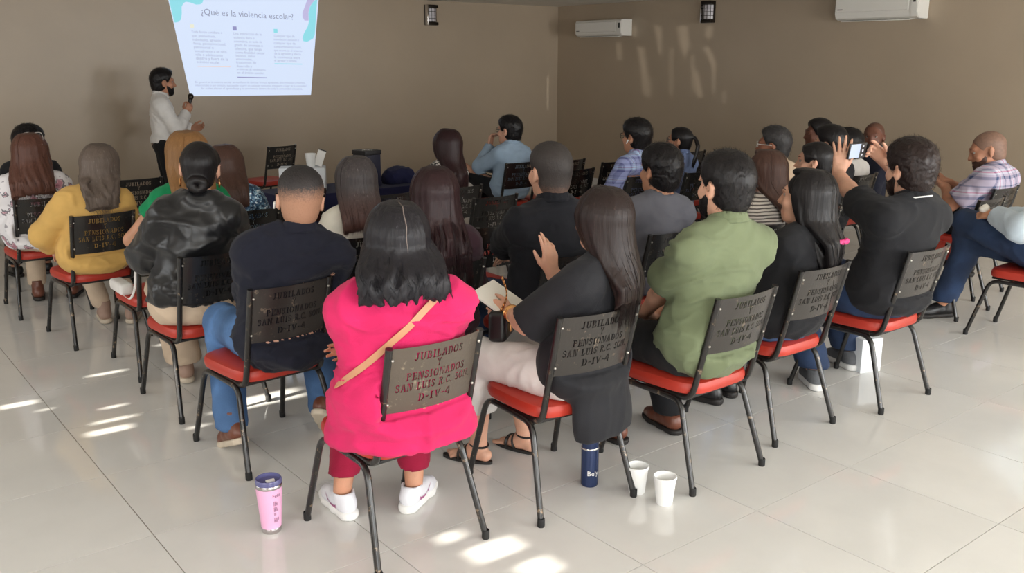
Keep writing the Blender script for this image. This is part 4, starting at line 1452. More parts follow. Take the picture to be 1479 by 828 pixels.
def do_pants(c, mat, inf=.012, flare=.0, cuff=.11, fold=.009, name='trousers', tight=0.0, freq=(9, 9, 9)):
    h = .0155 * c['res']
    pr = [tuple(c['torso'][0])]
    pr[0] = ('el', pr[0][1], np.asarray(pr[0][2]) * np.array((.93, .88, 1)), pr[0][3], .04)
    for q in (-1, 1):
        H, K, A, _ = c['legs'][q]
        L = .09
        rk = .064 + flare * .5
        pr += [('rc', H, K, .092, .060 + flare * .3, .03), ('rc', K, A, .058 + flare * .4, .045 + flare - tight, .025)]
    allp = [( 'rc', p[1], p[2], p[3] + inf, p[4] + inf, p[5]) if p[0] == 'rc' else ('el', p[1], np.asarray(p[2]) + inf, p[3], p[4]) for p in pr]
    lo, hi = bounds(allp, .04)
    f = Field(lo, hi, h); f.prims(pr, inf)
    f.cut((0, 0, cuff), (0, 0, -1))
    f.cut((0, c['hy'], c['hz'] + .10), (0, -.2, 1))
    if c['hz'] < .8:
        f.cut((0, 0, c['ZS'] + .004), (0, 0, -1), (lo[0], lo[1], c['ZS'] - .08), (hi[0], .16, c['ZS'] + .1))
    press(f, c['fit'], .02)
    return field_obj(name, f, mat, c['root'], 1, fold * .7, freq, c['seed'] * 2.3, fit=c['fit'])

# ------------------------------------------------------------------ cloth, hair and leather
H_BLACK = hair_mat('black_hair', srgb(22, 19, 20), srgb(86, 78, 80), .35, .36)
H_WAVY = hair_mat('black_wavy_hair', srgb(26, 24, 28), srgb(104, 100, 108), .5, .34)
H_DKBROWN = hair_mat('dark_brown_hair', srgb(36, 26, 24), srgb(92, 72, 66), .4, .36)
H_MAROON = hair_mat('dark_red_hair', srgb(40, 22, 24), srgb(98, 66, 66), .4, .38)
H_AUBURN = hair_mat('auburn_hair', srgb(84, 54, 44), srgb(150, 108, 88), .6, .42)
H_GREYLONG = hair_mat('greying_brown_hair', srgb(92, 80, 72), srgb(196, 182, 168), .85, .45)
H_BLONDE = hair_mat('dark_blonde_hair', srgb(128, 92, 56), srgb(196, 156, 104), .6, .45)
H_BOB = hair_mat('grey_streaked_hair', srgb(70, 64, 64), srgb(186, 178, 176), .85, .40, tip=srgb(92, 62, 56), ztip=(.93, 1.10))
H_BROWN = hair_mat('brown_hair', srgb(72, 50, 42), srgb(136, 100, 84), .6, .4)
H_GREY = hair_mat('salt_and_pepper_hair', srgb(48, 46, 46), srgb(150, 148, 146), .7, .45)
H_STUB = plain('shaved_stubble', srgb(128, 98, 82), .6, var=.15, vscale=60)
H_STUBD = plain('dark_shaved_scalp', srgb(96, 62, 48), .5, var=.1, vscale=60)
def fade_mat(name, hi, lo, z0, z1):
    m, nt, b = mat_new(name)
    tc = nd(nt, 'ShaderNodeTexCoord'); sx = nd(nt, 'ShaderNodeSeparateXYZ'); nt.links.new(tc.outputs['Object'], sx.inputs[0])
    mr = nd(nt, 'ShaderNodeMapRange'); mr.inputs[1].default_value = z0; mr.inputs[2].default_value = z1
    nt.links.new(sx.outputs[2], mr.inputs[0])
    n = nd(nt, 'ShaderNodeTexNoise'); n.inputs['Scale'].default_value = 160; nt.links.new(tc.outputs['Object'], n.inputs['Vector'])
    ad = nd(nt, 'ShaderNodeMath', operation='MULTIPLY_ADD'); ad.inputs[1].default_value = .5
    sb = nd(nt, 'ShaderNodeMath', operation='SUBTRACT'); sb.inputs[1].default_value = .25
    nt.links.new(n.outputs[0], ad.inputs[0]); nt.links.new(mr.outputs[0], ad.inputs[2]); nt.links.new(ad.outputs[0], sb.inputs[0])
    nt.links.new(ramp(nt, sb.outputs[0], [(0.05, lo), (0.55, scol(hi, 1.8)), (0.95, hi)]), b.inputs['Base Color'])
    b.inputs['Roughness'].default_value = .6
    add_bump(nt, b, n.outputs[0], .5, .004)
    return m
H_FADE = fade_mat('skin_fade_hair', srgb(34, 30, 30), srgb(172, 128, 102), 1.13, 1.245)
H_CROP = fade_mat('cropped_grey_hair', srgb(50, 44, 42), srgb(150, 116, 98), 1.03, 1.16)

M_PINKT = cloth('hot_pink_cloth', srgb(208, 38, 96))
M_MAROON = cloth('maroon_cloth', srgb(150, 22, 56))
M_GREEN = cloth('olive_green_cotton', srgb(112, 121, 92))
M_GREENTOP = cloth('bright_green_cloth', srgb(24, 140, 88))
M_DARKP = cloth('black_cloth', srgb(24, 24, 27))
M_BLACKT = cloth('black_cotton', srgb(30, 30, 33))
M_SHEER = cloth('black_chiffon', srgb(30, 30, 34), .7)
M_NAVY = cloth('midnight_navy_cotton', srgb(25, 27, 40))
M_CHAR = cloth('dark_charcoal_cotton', srgb(27, 28, 34))
M_GREYT = cloth('heather_grey_cotton', srgb(100, 100, 108))
M_YELLOW = cloth('mustard_yellow_knit', srgb(212, 170, 98))
M_SATIN = satin('black_satin', srgb(19, 19, 22))
M_BEIGE = cloth('beige_twill', srgb(206, 184, 160))
M_TAN = cloth('tan_cotton', srgb(196, 172, 146))
M_WHITEC = cloth('white_cotton', srgb(228, 224, 220))
M_CREAM = cloth('cream_knit', srgb(226, 220, 206))
M_LBLUE = cloth('pale_blue_cotton', srgb(160, 182, 204))
M_DENIMTOP = cloth('light_denim', srgb(112, 128, 166))
M_ICEBLUE = cloth('ice_blue_cotton', srgb(206, 220, 232))
M_DKJACKET = cloth('dark_navy_jacket', srgb(34, 36, 50))
M_WINE = cloth('dark_wine_cloth', srgb(48, 26, 34))

def denim(name, col):
    m, nt, b = mat_new(name)
    n = nd(nt, 'ShaderNodeTexNoise'); n.inputs['Scale'].default_value = 7; n.inputs['Detail'].default_value = 5
    nt.links.new(coords(nt), n.inputs['Vector'])
    n2 = nd(nt, 'ShaderNodeTexNoise'); n2.inputs['Scale'].default_value = 1; n2.inputs['Detail'].default_value = 2
    nt.links.new(coords(nt, (600, 600, 120)), n2.inputs['Vector'])
    mx = nd(nt, 'ShaderNodeMix', data_type='RGBA', blend_type='MULTIPLY'); mx.inputs[0].default_value = .35
    nt.links.new(ramp(nt, n.outputs[0], [(.3, scol(col, .72)), (.55, col), (.75, scol(col, 1.5))]), mx.inputs[6])
    nt.links.new(n2.outputs[0], mx.inputs[7])
    nt.links.new(mx.outputs[2], b.inputs['Base Color']); b.inputs['Roughness'].default_value = .85
    add_bump(nt, b, n2.outputs[0], .2)
    return m
M_DENIM = denim('blue_denim', srgb(84, 122, 172))
M_DENIM_D = denim('dark_blue_denim', srgb(42, 62, 96))

def plaid(name, base, c1, c2, c3, sc=11.0):
    """woven check: three bands across and three down"""
    m, nt, b = mat_new(name)
    tc = nd(nt, 'ShaderNodeTexCoord'); sx = nd(nt, 'ShaderNodeSeparateXYZ'); nt.links.new(tc.outputs['Object'], sx.inputs[0])
    def wave(sock, off):
        mu = nd(nt, 'ShaderNodeMath', operation='MULTIPLY_ADD'); mu.inputs[1].default_value = sc; mu.inputs[2].default_value = off
        nt.links.new(sock, mu.inputs[0])
        fr = nd(nt, 'ShaderNodeMath', operation='FRACT'); nt.links.new(mu.outputs[0], fr.inputs[0])
        return fr.outputs[0]
    ad = nd(nt, 'ShaderNodeMath', operation='ADD'); nt.links.new(sx.outputs[0], ad.inputs[0])
    h = nd(nt, 'ShaderNodeMath', operation='MULTIPLY'); h.inputs[1].default_value = .45; nt.links.new(sx.outputs[1], h.inputs[0]); nt.links.new(h.outputs[0], ad.inputs[1])
    st = [(0.0, base), (.28, c1), (.42, base), (.52, c2), (.60, c3), (.66, c2), (.74, base), (.90, c1), (.97, base)]
    a = ramp(nt, wave(ad.outputs[0], .1), st, 'CONSTANT'); c = ramp(nt, wave(sx.outputs[2], .3), st, 'CONSTANT')
    mx = nd(nt, 'ShaderNodeMix', data_type='RGBA'); mx.inputs[0].default_value = .5
    nt.links.new(a, mx.inputs[6]); nt.links.new(c, mx.inputs[7])
    nt.links.new(mx.outputs[2], b.inputs['Base Color']); b.inputs['Roughness'].default_value = .85
    return m
M_PLAID_BLUE = plaid('blue_purple_check', srgb(156, 164, 210), srgb(92, 96, 150), srgb(190, 220, 244), srgb(156, 110, 152), 10)
M_PLAID_PINK = plaid('pink_navy_check', srgb(176, 166, 186), srgb(62, 76, 112), srgb(206, 210, 222), srgb(200, 116, 146), 7.0)

def floral():
    m, nt, b = mat_new('white_floral_print')
    v = nd(nt, 'ShaderNodeTexVoronoi'); v.inputs['Scale'].default_value = 10.5
    n = nd(nt, 'ShaderNodeTexNoise'); n.inputs['Scale'].default_value = 18; n.inputs['Detail'].default_value = 4
    co = coords(nt)
    mx0 = nd(nt, 'ShaderNodeMix', data_type='RGBA'); mx0.inputs[0].default_value = .10
    nt.links.new(co, n.inputs['Vector']); nt.links.new(co, mx0.inputs[6]); nt.links.new(n.outputs[1], mx0.inputs[7]); nt.links.new(mx0.outputs[2], v.inputs['Vector'])
    f = ramp(nt, v.outputs['Distance'], [(0.0, srgb(120, 72, 88)), (.14, srgb(178, 124, 138)), (.28, srgb(206, 168, 176)), (.34, srgb(120, 116, 122)), (.41, srgb(232, 228, 230))], 'CONSTANT')
    v2 = nd(nt, 'ShaderNodeTexVoronoi'); v2.inputs['Scale'].default_value = 17
    nt.links.new(mx0.outputs[2], v2.inputs['Vector'])
    g = ramp(nt, v2.outputs['Distance'], [(0.0, (.35, .33, .36, 1)), (.2, (1, 1, 1, 1))], 'CONSTANT')
    mx = nd(nt, 'ShaderNodeMix', data_type='RGBA', blend_type='MULTIPLY'); mx.inputs[0].default_value = .8
    nt.links.new(f, mx.inputs[6]); nt.links.new(g, mx.inputs[7]); nt.links.new(mx.outputs[2], b.inputs['Base Color'])
    b.inputs['Roughness'].default_value = .8
    return m
M_FLORAL = floral()

def sequins():
    m, nt, b = mat_new('blue_sequins')
    v = nd(nt, 'ShaderNodeTexVoronoi'); v.inputs['Scale'].default_value = 95
    nt.links.new(coords(nt), v.inputs['Vector'])
    sp = nd(nt, 'ShaderNodeSeparateColor'); nt.links.new(v.outputs['Color'], sp.inputs[0])
    nt.links.new(ramp(nt, sp.outputs[0], [(0, srgb(24, 44, 74)), (.55, srgb(70, 108, 140)), (.85, srgb(150, 184, 204)), (.95, srgb(226, 236, 242))]), b.inputs['Base Color'])
    b.inputs['Metallic'].default_value = .5; b.inputs['Roughness'].default_value = .3
    add_bump(nt, b, v.outputs['Distance'], .8, .004)
    return m
M_SEQUIN = sequins()

def print_bw():
    m, nt, b = mat_new('black_white_print')
    n = nd(nt, 'ShaderNodeTexNoise'); n.inputs['Scale'].default_value = 30; n.inputs['Distortion'].default_value = 1.5
    nt.links.new(coords(nt), n.inputs['Vector'])
    nt.links.new(ramp(nt, n.outputs[0], [(0, srgb(30, 28, 30)), (.50, srgb(218, 212, 206))], 'CONSTANT'), b.inputs['Base Color'])
    b.inputs['Roughness'].default_value = .8
    return m
M_PRINT = print_bw()

def stripes():
    m, nt, b = mat_new('cream_striped_knit')
    w = nd(nt, 'ShaderNodeTexWave'); w.bands_direction = 'Z'; w.inputs['Scale'].default_value = 16; w.inputs['Distortion'].default_value = 1.2
    nt.links.new(coords(nt), w.inputs['Vector'])
    nt.links.new(ramp(nt, w.outputs[0], [(.25, srgb(96, 88, 84)), (.5, srgb(214, 206, 196))]), b.inputs['Base Color'])
    b.inputs['Roughness'].default_value = .9
    return m
M_STRIPE = stripes()
def bgstripe():
    m, nt, b = mat_new('black_shirt_fine_check')
    w = nd(nt, 'ShaderNodeTexChecker'); w.inputs['Scale'].default_value = 90
    nt.links.new(coords(nt), w.inputs['Vector']); w.inputs[1].default_value = srgb(40, 40, 44); w.inputs[2].default_value = srgb(24, 24, 28)
    nt.links.new(w.outputs[0], b.inputs['Base Color']); b.inputs['Roughness'].default_value = .85
    return m
M_FINE = bgstripe()

M_WSHOE = plain('white_leather', srgb(228, 228, 234), .45, var=.03)
M_WSOLE = plain('white_rubber', srgb(236, 235, 232), .55, var=.03)
M_BRSH = plain('brown_leather', srgb(112, 66, 50), .35)
M_TAUPESH = plain('taupe_leather', srgb(132, 104, 90), .4)
M_TSOLE = plain('tan_sole', srgb(206, 192, 172), .6)
M_DSOLE = plain('dark_sole', srgb(34, 30, 28), .6)
M_BKSH = plain('black_leather', srgb(28, 27, 28), .35)
M_GREYSH = plain('grey_mesh_shoe', srgb(104, 106, 110), .8, bump=.4, bscale=300)
M_SANDAL = plain('black_strap_leather', srgb(38, 34, 32), .45)
M_TANST = plain('tan_leather_strap', srgb(196, 140, 104), .5)
M_TAUPEH = plain('taupe_suede', srgb(170, 140, 124), .7)
M_GOLD = plain('gold', srgb(226, 168, 110), .25, 1.0, var=.03)
M_SILVER = plain('silver', srgb(210, 208, 206), .25, 1.0, var=.03)
M_GLASSB = plain('black_glasses_frame', srgb(22, 20, 20), .3)
M_GLASSW = plain('white_glasses_frame', srgb(224, 220, 214), .3)
M_WPLAST = plain('white_plastic', srgb(232, 230, 226), .35, var=.02)
M_BPLAST = plain('black_plastic', srgb(24, 24, 27), .3, var=.05)
M_PAPER = plain('white_paper', srgb(236, 232, 222), .8, var=.02)
M_PINKTIE = plain('pink_hair_tie_cloth', srgb(210, 60, 120), .7)

SK_L = (214, 164, 138); SK_M = (200, 146, 116); SK_T = (184, 130, 102); SK_D = (150, 98, 74); SK_DD = (112, 70, 54)

# ------------------------------------------------------------------ chairs: every one stands where the photograph shows it
CH = {
 'pink': (-.403, 2.906, 38.9), 'bw': (.152, 3.25, 33), 'green': (.70, 3.49, 38.7), 'pony': (1.14, 3.94, 38), 'phone': (1.735, 4.31, 38),
 'navy': (-1.03, 3.625, 42), 'clip': (-.42, 3.99, 38.4), 'blackman': (.11, 4.18, 38), 'gray': (.64, 4.73, 38.4), 'brown': (1.25, 4.98, 38),
 'satin': (-1.487, 4.197, 41), 'bob': (-.86, 4.62, 38.4), 'greentop': (-1.87, 4.74, 38.4), 'sequin': (-1.66, 5.42, 38.4),
 'yellow': (-2.47, 5.27, 43), 'floral': (-3.08, 5.89, 38.4), 'cap': (-3.47, 6.62, 38.4),
 'maroon': (-.51, 6.40, 38.4), 'bluem': (-.08, 7.93, 38.4), 'plaid': (.80, 7.01, 38.4), 'denim': (1.28, 7.26, 38.4),
 'beige': (1.72, 6.30, 38.4), 'bun': (1.65, 5.50, 38.4), 'dark': (2.43, 7.72, 38.4), 'cropped': (2.07, 6.48, 38.4), 'whitet': (2.47, 7.08, 38.4),
 'bald': (2.89, 7.66, 100), 'plaidr': (3.16, 6.36, 38.4), 'edge': (3.05, 5.20, 40),
}
CHL = {
 'pink': 'black metal chair under the hot pink top',
 'bw': 'black metal chair under the black chiffon top and white trousers',
 'green': 'black metal chair under the olive green polo shirt',
 'pony': 'black metal chair between those under the olive green polo and the raised phone',
 'phone': 'black metal chair under the black polo with white collar line',
 'navy': 'black metal chair under the navy shirt and blue jeans',
 'clip': 'black metal chair under the dark wine top, directly before the hot pink one',
 'blackman': 'black metal chair under the dark charcoal shirt',
 'gray': 'black metal chair under the heather grey T-shirt',
 'brown': 'black metal chair under the cream striped knit top',
 'satin': 'black metal chair under the black satin blouse and beige trousers',
 'bob': 'black metal chair under the cream white top, letters showing beside navy shirt',
 'greentop': 'black metal chair with white bag strap, under the bright green top',
 'sequin': 'black metal chair under the blue sequin top',
 'yellow': 'black metal chair under the mustard yellow sweater',
 'floral': 'black metal chair under the flower print blouse',
 'cap': 'black metal chair beyond the flower print blouse',
 'maroon': 'black metal chair under the black and white print top',
 'bluem': 'black metal chair under the pale blue shirt',
 'plaid': 'black metal chair under the blue purple check shirt',
 'denim': 'black metal chair under the light denim top',
 'beige': 'black metal chair under the tan shirt',
 'bun': 'black metal chair under the black T-shirt just below the raised left hand',
 'dark': 'black metal chair under the black polo in profile by the right wall',
 'cropped': 'black metal chair under the black T-shirt left of the plain white shirt',
 'whitet': 'black metal chair under the plain white shirt',
 'bald': 'black metal chair under the dark navy jacket facing the camera',
 'plaidr': 'black metal chair under the pink and navy check shirt',
 'edge': 'black metal chair under the dark jeans at the right edge',
}
PANEL_TONE = {'pink': 1, 'bw': 2, 'green': 2, 'phone': 2, 'pony': 2, 'navy': 2}
for k, v in CH.items(): chair(*v, CHL[k], PANEL_TONE.get(k, 0))
EMPTY = [(-.21, 4.92, 38.4, 'empty black chair left of the dark charcoal shirt, nearer of two behind one another'), (-.27, 5.95, 38.4, 'empty black chair left of the dark charcoal shirt, farther one, before the crossed legs'),
 (.72, 7.99, 38.4, 'empty black chair just left of the blue purple check shirt'), (.35, 7.42, 38.4, 'empty black chair between dark charcoal shirt and blue purple check, nearer of the pair'),
 (.33, 8.11, 38.4, 'empty black chair between dark charcoal shirt and blue purple check, farther of the pair'), (1.53, 8.86, 38.4, 'empty black chair farthest back near the right wall, past the denim top'),
 (1.43, 7.99, 38.4, 'empty black chair right beside the light denim top'), (-2.50, 9.36, 52, 'empty black chair with red seat alone against the projection wall'),
 (-2.87, 6.82, 38.4, 'empty black chair beyond the mustard yellow shoulder and left of the green sleeve'), (2.81, 5.86, 38.4, 'empty black chair between pink check shirt and the crossed jeans'),
 (-1.55, 6.20, 38.4, 'empty black chair left of the navy shirt, paper sheet on its seat'), (-.95, 6.05, 38.4, 'empty black chair right before the navy-clothed table'),
 (-.80, 6.95, 100, 'empty black chair turned sideways beside the covered table')]
for e in EMPTY: chair(*e)

SLIDE = (-2.79, 10.04)
def look(k, extra=0, f=1.0):
    x, y, yw = CH[k]
    d = math.degrees(math.atan2(-(SLIDE[0] - x), SLIDE[1] - y)) - yw
    return d * f + extra
AUD = 'seated audience'
def sit(k, label, **kw):
    x, y, yw = CH[k]
    dyw = kw.pop('dyaw', 0); hy = kw.pop('turn', 0); pit = kw.pop('pitch', 0); rol = kw.pop('roll', 0)
    kw.setdefault('head', (look(k, hy) - dyw, pit, rol))
    kw.setdefault('group', AUD)
    dx, dyy = kw.pop('shift', (0, 0))
    # the chair's place in the person's own frame: rotate by -dyaw... (person -> chair)
    a = R(yw)
    ox = dx * math.cos(a) + dyy * math.sin(a); oy = -dx * math.sin(a) + dyy * math.cos(a)
    return person(label, x + dx, y + dyy, yw + dyw, fit=(ox, oy, R(dyw)), **kw)

DRESS = ('dress', M_BKSH, M_DSOLE)
P = {}
# ---------------------------------------------------------------- nearest row
P['pink'] = sit('pink', 'person in hot pink top and maroon trousers, tan strap across back, white sneakers', s=.90, sex='f', sh=1.28, fat=1.32, hip=1.22, lean=-8, skin=SK_M, tl=0.95, dyaw=-24, res=.85, bres=.9, seed=1, shift=(.02, -.02),
   hair=dict(style='long', len=.145, spread=.120, wid=1.0, messy=.028, ragged=.030, curl=.006, n=84, r=.0085), hairm=H_WAVY,
   shirt=dict(mat=M_PINKT, sleeve='long', loose=.42, fold=.016, freq=(6, 6, 15), drop=.045, slv=.028, extra=[('el', V3(0, -.08, .475), V3(.25, .17, .135), None, .06)]), pants=dict(mat=M_MAROON, cuff=.165, inf=.016), shoes=('sneaker', M_WSHOE, M_WSOLE),
   ankles=((-.205, .235, .083), (.085, .225, .083)), knees=((-.12, .36, .53), (.12, .36, .53)), toes=(20, -35), LH=dict(w=(.10, .17, .73)), RH=dict(w=(-.085, .20, .68), d=(-1, .05, .1), n=(0, -1, 0)))
P['bw'] = sit('bw', 'person in black chiffon top and white trousers, notebook in hand, other hand raised', s=.90, sex='f', sh=.98, fat=.98, hip=1.05, lean=-10, skin=SK_L, side=5, tl=0.94, dyaw=14, shift=(.03, -.02), res=.82, bres=.74, seed=2, turn=6,
   hair=dict(style='long', len=.40, spread=.10, messy=.006, ragged=.02, n=96, r=.0075, dx=.02, vee=.05), hairm=H_DKBROWN,
   shirt=dict(mat=M_SHEER, sleeve='elbow', loose=.22, fold=.008, hem=-.16, slv=.03, freq=(7, 7, 3), extra=[('el', V3(.03, -.19, .42), V3(.16, .04, .22), None, .05), ('el', V3(.05, -.215, .34), V3(.125, .028, .15), None, .04)]),
   pants=dict(mat=M_WHITEC, cuff=.27, flare=.022, inf=.014), shoes=('sandal', M_SANDAL, M_DSOLE), ankles=((-.044, .444, .085), (.184, .366, .085)), knees=((-.10, .37, .53), (.10, .37, .53)), toes=(20, 5),
   LH=dict(w=(-.06, .23, .75), d=(-.25, 1, .15), n=(1, .1, -.5), curl=.75, pole=(-1.2, -.1, -.9)), RH=dict(w=(.10, .14, .91), d=(-.12, .05, 1), n=(.3, 1, .1), curl=.3, thumb=.2, pole=(.6, .5, -1), fingers=(.15, .3, .55, .6)))
P['green'] = sit('green', 'person in olive green polo shirt and black trousers, brown shoes', s=.95, sh=1.08, fat=1.16, hip=1.05, lean=-8, skin=SK_L, tl=1.05, dyaw=-8, res=.8, seed=3, turn=6, side=3,
   hair=dict(style='short', inf=.006, crown=.012, tex=.0025, nape=.050, flen=.016), hairm=H_BLACK, beard=H_BLACK,
   shirt=dict(mat=M_GREEN, sleeve=.82, collar=True, loose=.22, fold=.016, freq=(7, 7, 12), slv=.024, hem=.005), pants=dict(mat=M_DARKP, flare=.01, cuff=.09), shoes=('dress', M_BRSH, M_DSOLE),
   ankles=((-.13, .34, .083), (.17, .30, .083)), toes=(12, -4), LH=dict(w=(-.04, .25, .60), pole=(-1, -.3, -.6)), RH=dict(w=(.06, .25, .60)))
P['pony'] = sit('pony', 'person in plain black top and jeans seated between olive green polo and raised phone', s=.90, sex='f', sh=1.0, fat=1.08, hip=1.08, lean=-9, skin=SK_L, side=6, tl=0.90, dyaw=-4, res=.8, seed=4, turn=22,
   hair=dict(style='long', len=.50, spread=.050, messy=.010, ragged=.04, n=84, r=.0085, dx=.075, fmax=112), hairm=H_BLACK,
   shirt=dict(mat=M_BLACKT, sleeve='three', loose=.14, fold=.009), pants=dict(mat=M_DENIM, inf=.012), shoes=('sneaker', M_BKSH, M_DSOLE),
   ankles=((-.05, .33, .083), (.12, .36, .083)), toes=(15, -12), LH=dict(w=(-.03, .26, .64)), RH=dict(w=(.05, .24, .64)))
P['phone'] = sit('phone', 'person in black polo with white collar line holding up a phone in both hands', s=.97, sh=1.14, fat=1.30, hip=1.16, lean=-9, skin=SK_L, side=3, tl=0.96, dyaw=-8, res=.82, bres=.72, seed=5, turn=-12, pitch=-4,
   hair=dict(style='short', inf=.012, crown=.014, tex=.0045, freq=(36, 26, 36), nape=.058), hairm=H_DKBROWN, beard=H_DKBROWN,
   shirt=dict(mat=M_BLACKT, sleeve='half', collar=True, collar_line=M_WPLAST, loose=.25, fold=.009, slv=.026), pants=dict(mat=M_DENIM_D, flare=.02, inf=.014), shoes=('sneaker', M_GREYSH, M_WSOLE),
   ankles=((-.16, .17, .083), (.24, .30, .083)), knees=((-.16, .36, .52), (.17, .37, .52)), toes=(-30, -15),
   LH=dict(w=(.06, .345, 1.105), d=(.16, .05, 1), n=(.5, .85, 0), curl=.14, thumb=.1, spread=.35, pole=(-.8, .2, -1)), RH=dict(w=(.30, .215, 1.13), d=(-.62, .25, .62), n=(-.35, -.55, -.6), curl=.75, thumb=.25, spread=.2, pole=(.9, -.2, -.8), fingers=(.35, .75, .9, .9)))
# ---------------------------------------------------------------- second row
P['navy'] = sit('navy', 'person in midnight navy shirt, blue jeans and brown boots, feet tucked back', s=.95, sh=1.10, fat=1.14, hip=1.08, lean=-6, skin=SK_L, side=9, tl=0.92, dyaw=-26, res=.82, seed=6, shift=(.10, -.02),
   hair=dict(style='fade', inf=.0045, crown=.006, tex=.0015, freq=(90, 90, 90), nape=.072), hairm=H_FADE,
   shirt=dict(mat=M_NAVY, sleeve='long', collar=True, loose=.12, fold=.017, slv=.022, hem=-.01, drop=.0), pants=dict(mat=M_DENIM, inf=.014, flare=.01), shoes=('boot', M_BRSH, M_TSOLE),
   ankles=((-.25, .06, .11), (.16, .12, .15)), knees=((-.27, .34, .52), (.14, .38, .50)), toes=(22, -20), toepitch=(22, 42), LH=dict(w=(-.02, .26, .66)), RH=dict(w=(.04, .27, .66)))
P['clip'] = sit('clip', 'person in dark wine top with silver hair clip seated directly before the hot pink top', s=.92, sex='f', sh=1.02, fat=1.1, hip=1.08, lean=-6, skin=SK_M, tl=0.88, dyaw=-20, res=.9, seed=7, turn=-4, shift=(.06, -.05),
   hair=dict(style='long', len=.40, spread=.13, messy=.012, ragged=.03, n=84, r=.0085), hairm=H_MAROON,
   shirt=dict(mat=M_WINE, sleeve='long', loose=.1), pants=dict(mat=M_DENIM_D), shoes=DRESS)
P['blackman'] = sit('blackman', 'person in dark charcoal collared shirt seated beyond the notebook holder in black chiffon', s=.97, sh=1.10, fat=1.12, lean=-9, skin=SK_L, tl=0.97, dyaw=-12, res=.85, seed=8, turn=4,
   hair=dict(style='fade', inf=.004, crown=.006, tex=.001, freq=(90, 90, 90), nape=.066), hairm=H_CROP, beard=None,
   shirt=dict(mat=M_CHAR, sleeve='long', collar=True, loose=.1, fold=.011, slv=.022), pants=dict(mat=M_DENIM_D), shoes=('dress', M_TAUPESH, M_DSOLE),
   ankles=((-.12, .36, .083), (.18, -.02 + .3, .083)), LH=dict(w=(-.03, .30, .72), pole=(-1, -.2, -.8)), RH=dict(w=(.05, .30, .70)))
P['gray'] = sit('gray', 'person in heather grey T-shirt seated before the olive green polo', s=.94, sh=1.04, fat=1.12, lean=-10, skin=SK_M, side=6, tl=0.89, dyaw=-10, res=.88, seed=9, turn=4,
   hair=dict(style='short', inf=.011, crown=.012, tex=.004, freq=(30, 20, 30), nape=.056), hairm=H_BLACK,
   shirt=dict(mat=M_GREYT, sleeve=.8, loose=.12, fold=.008, slv=.024), pants=dict(mat=M_DENIM_D), shoes=DRESS, LH=dict(w=(-.06, .26, .64)), RH=dict(w=(.06, .26, .64)))
P['brown'] = sit('brown', 'person in cream striped knit top just beyond the olive green polo', s=.90, sex='f', sh=.98, fat=1.0, lean=-4, skin=SK_L, tl=0.86, dyaw=-8, res=.95, seed=10, turn=0, shift=(.05, -.05),
   hair=dict(style='long', len=.27, spread=.052, messy=.008, ragged=.03, n=74, r=.0085, dx=.05), hairm=H_BROWN,
   shirt=dict(mat=M_STRIPE, sleeve='long', loose=.1), pants=dict(mat=M_DARKP), shoes=DRESS)
# ---------------------------------------------------------------- third row
P['satin'] = sit('satin', 'person in black satin blouse, beige trousers and gold hoop earrings', s=.93, sex='f', sh=1.06, fat=1.16, hip=1.16, lean=-3, skin=SK_L, tl=1.05, dyaw=-26, side=6, res=.85, seed=11,
   hair=dict(style='bun', tz=-.055, br=.046), hairm=H_BLACK,
   shirt=dict(mat=M_SATIN, sleeve='long', loose=.16, fold=.019, slv=.032, freq=(7, 7, 10), hem=.125), pants=dict(mat=M_BEIGE, inf=.026, flare=.02), shoes=('boot', M_TAUPEH, M_TSOLE),
   knees=((-.19, .34, .53), (.12, .37, .53)), LH=dict(w=(-.10, .22, .74), pole=(-1, -.3, -.8)), RH=dict(w=(.05, .26, .74), pole=(1, -.2, -.7)))
P['bob'] = sit('bob', 'person in cream white top seated between navy shirt and dark wine top', s=.92, sex='f', sh=1.02, fat=1.1, lean=-6, skin=SK_L, tl=0.84, dyaw=-20, res=.88, seed=12, turn=-2, shift=(.07, -.07),
   hair=dict(style='long', len=.235, spread=.092, messy=.004, ragged=.010, n=96, r=.0075, vee=-.05), hairm=H_BOB,
   shirt=dict(mat=M_CREAM, sleeve='short', loose=.08, fold=.006), pants=dict(mat=M_DARKP), shoes=DRESS)
P['greentop'] = sit('greentop', 'person in bright green short-sleeved top half hidden by the black satin blouse', s=.95, sex='f', sh=1.02, fat=1.1, lean=-8, skin=SK_M, side=2, tl=1.01, dyaw=-14, shift=(.16, .02), res=1.0, seed=13,
   hair=dict(style='long', len=.26, spread=.09, n=50, r=.011), hairm=H_BLONDE,
   shirt=dict(mat=M_GREENTOP, sleeve='cap', loose=.08), pants=dict(mat=M_WHITEC), shoes=DRESS, LH=dict(w=(-.20, .14, .66), pole=(-1, -.4, -.5)))
P['sequin'] = sit('sequin', 'person in glittering blue sequin top just right of the black satin blouse', s=.93, sex='f', sh=1.05, fat=1.12, lean=0, skin=SK_M, tl=0.77, dyaw=-20, side=-4, res=1.0, seed=14, turn=-14,
   hair=dict(style='long', len=.20, spread=.10, n=50, r=.012, messy=.012), hairm=H_BROWN,
   shirt=dict(mat=M_SEQUIN, sleeve='short', loose=.05, fold=.005), pants=dict(mat=M_DARKP), shoes=DRESS)
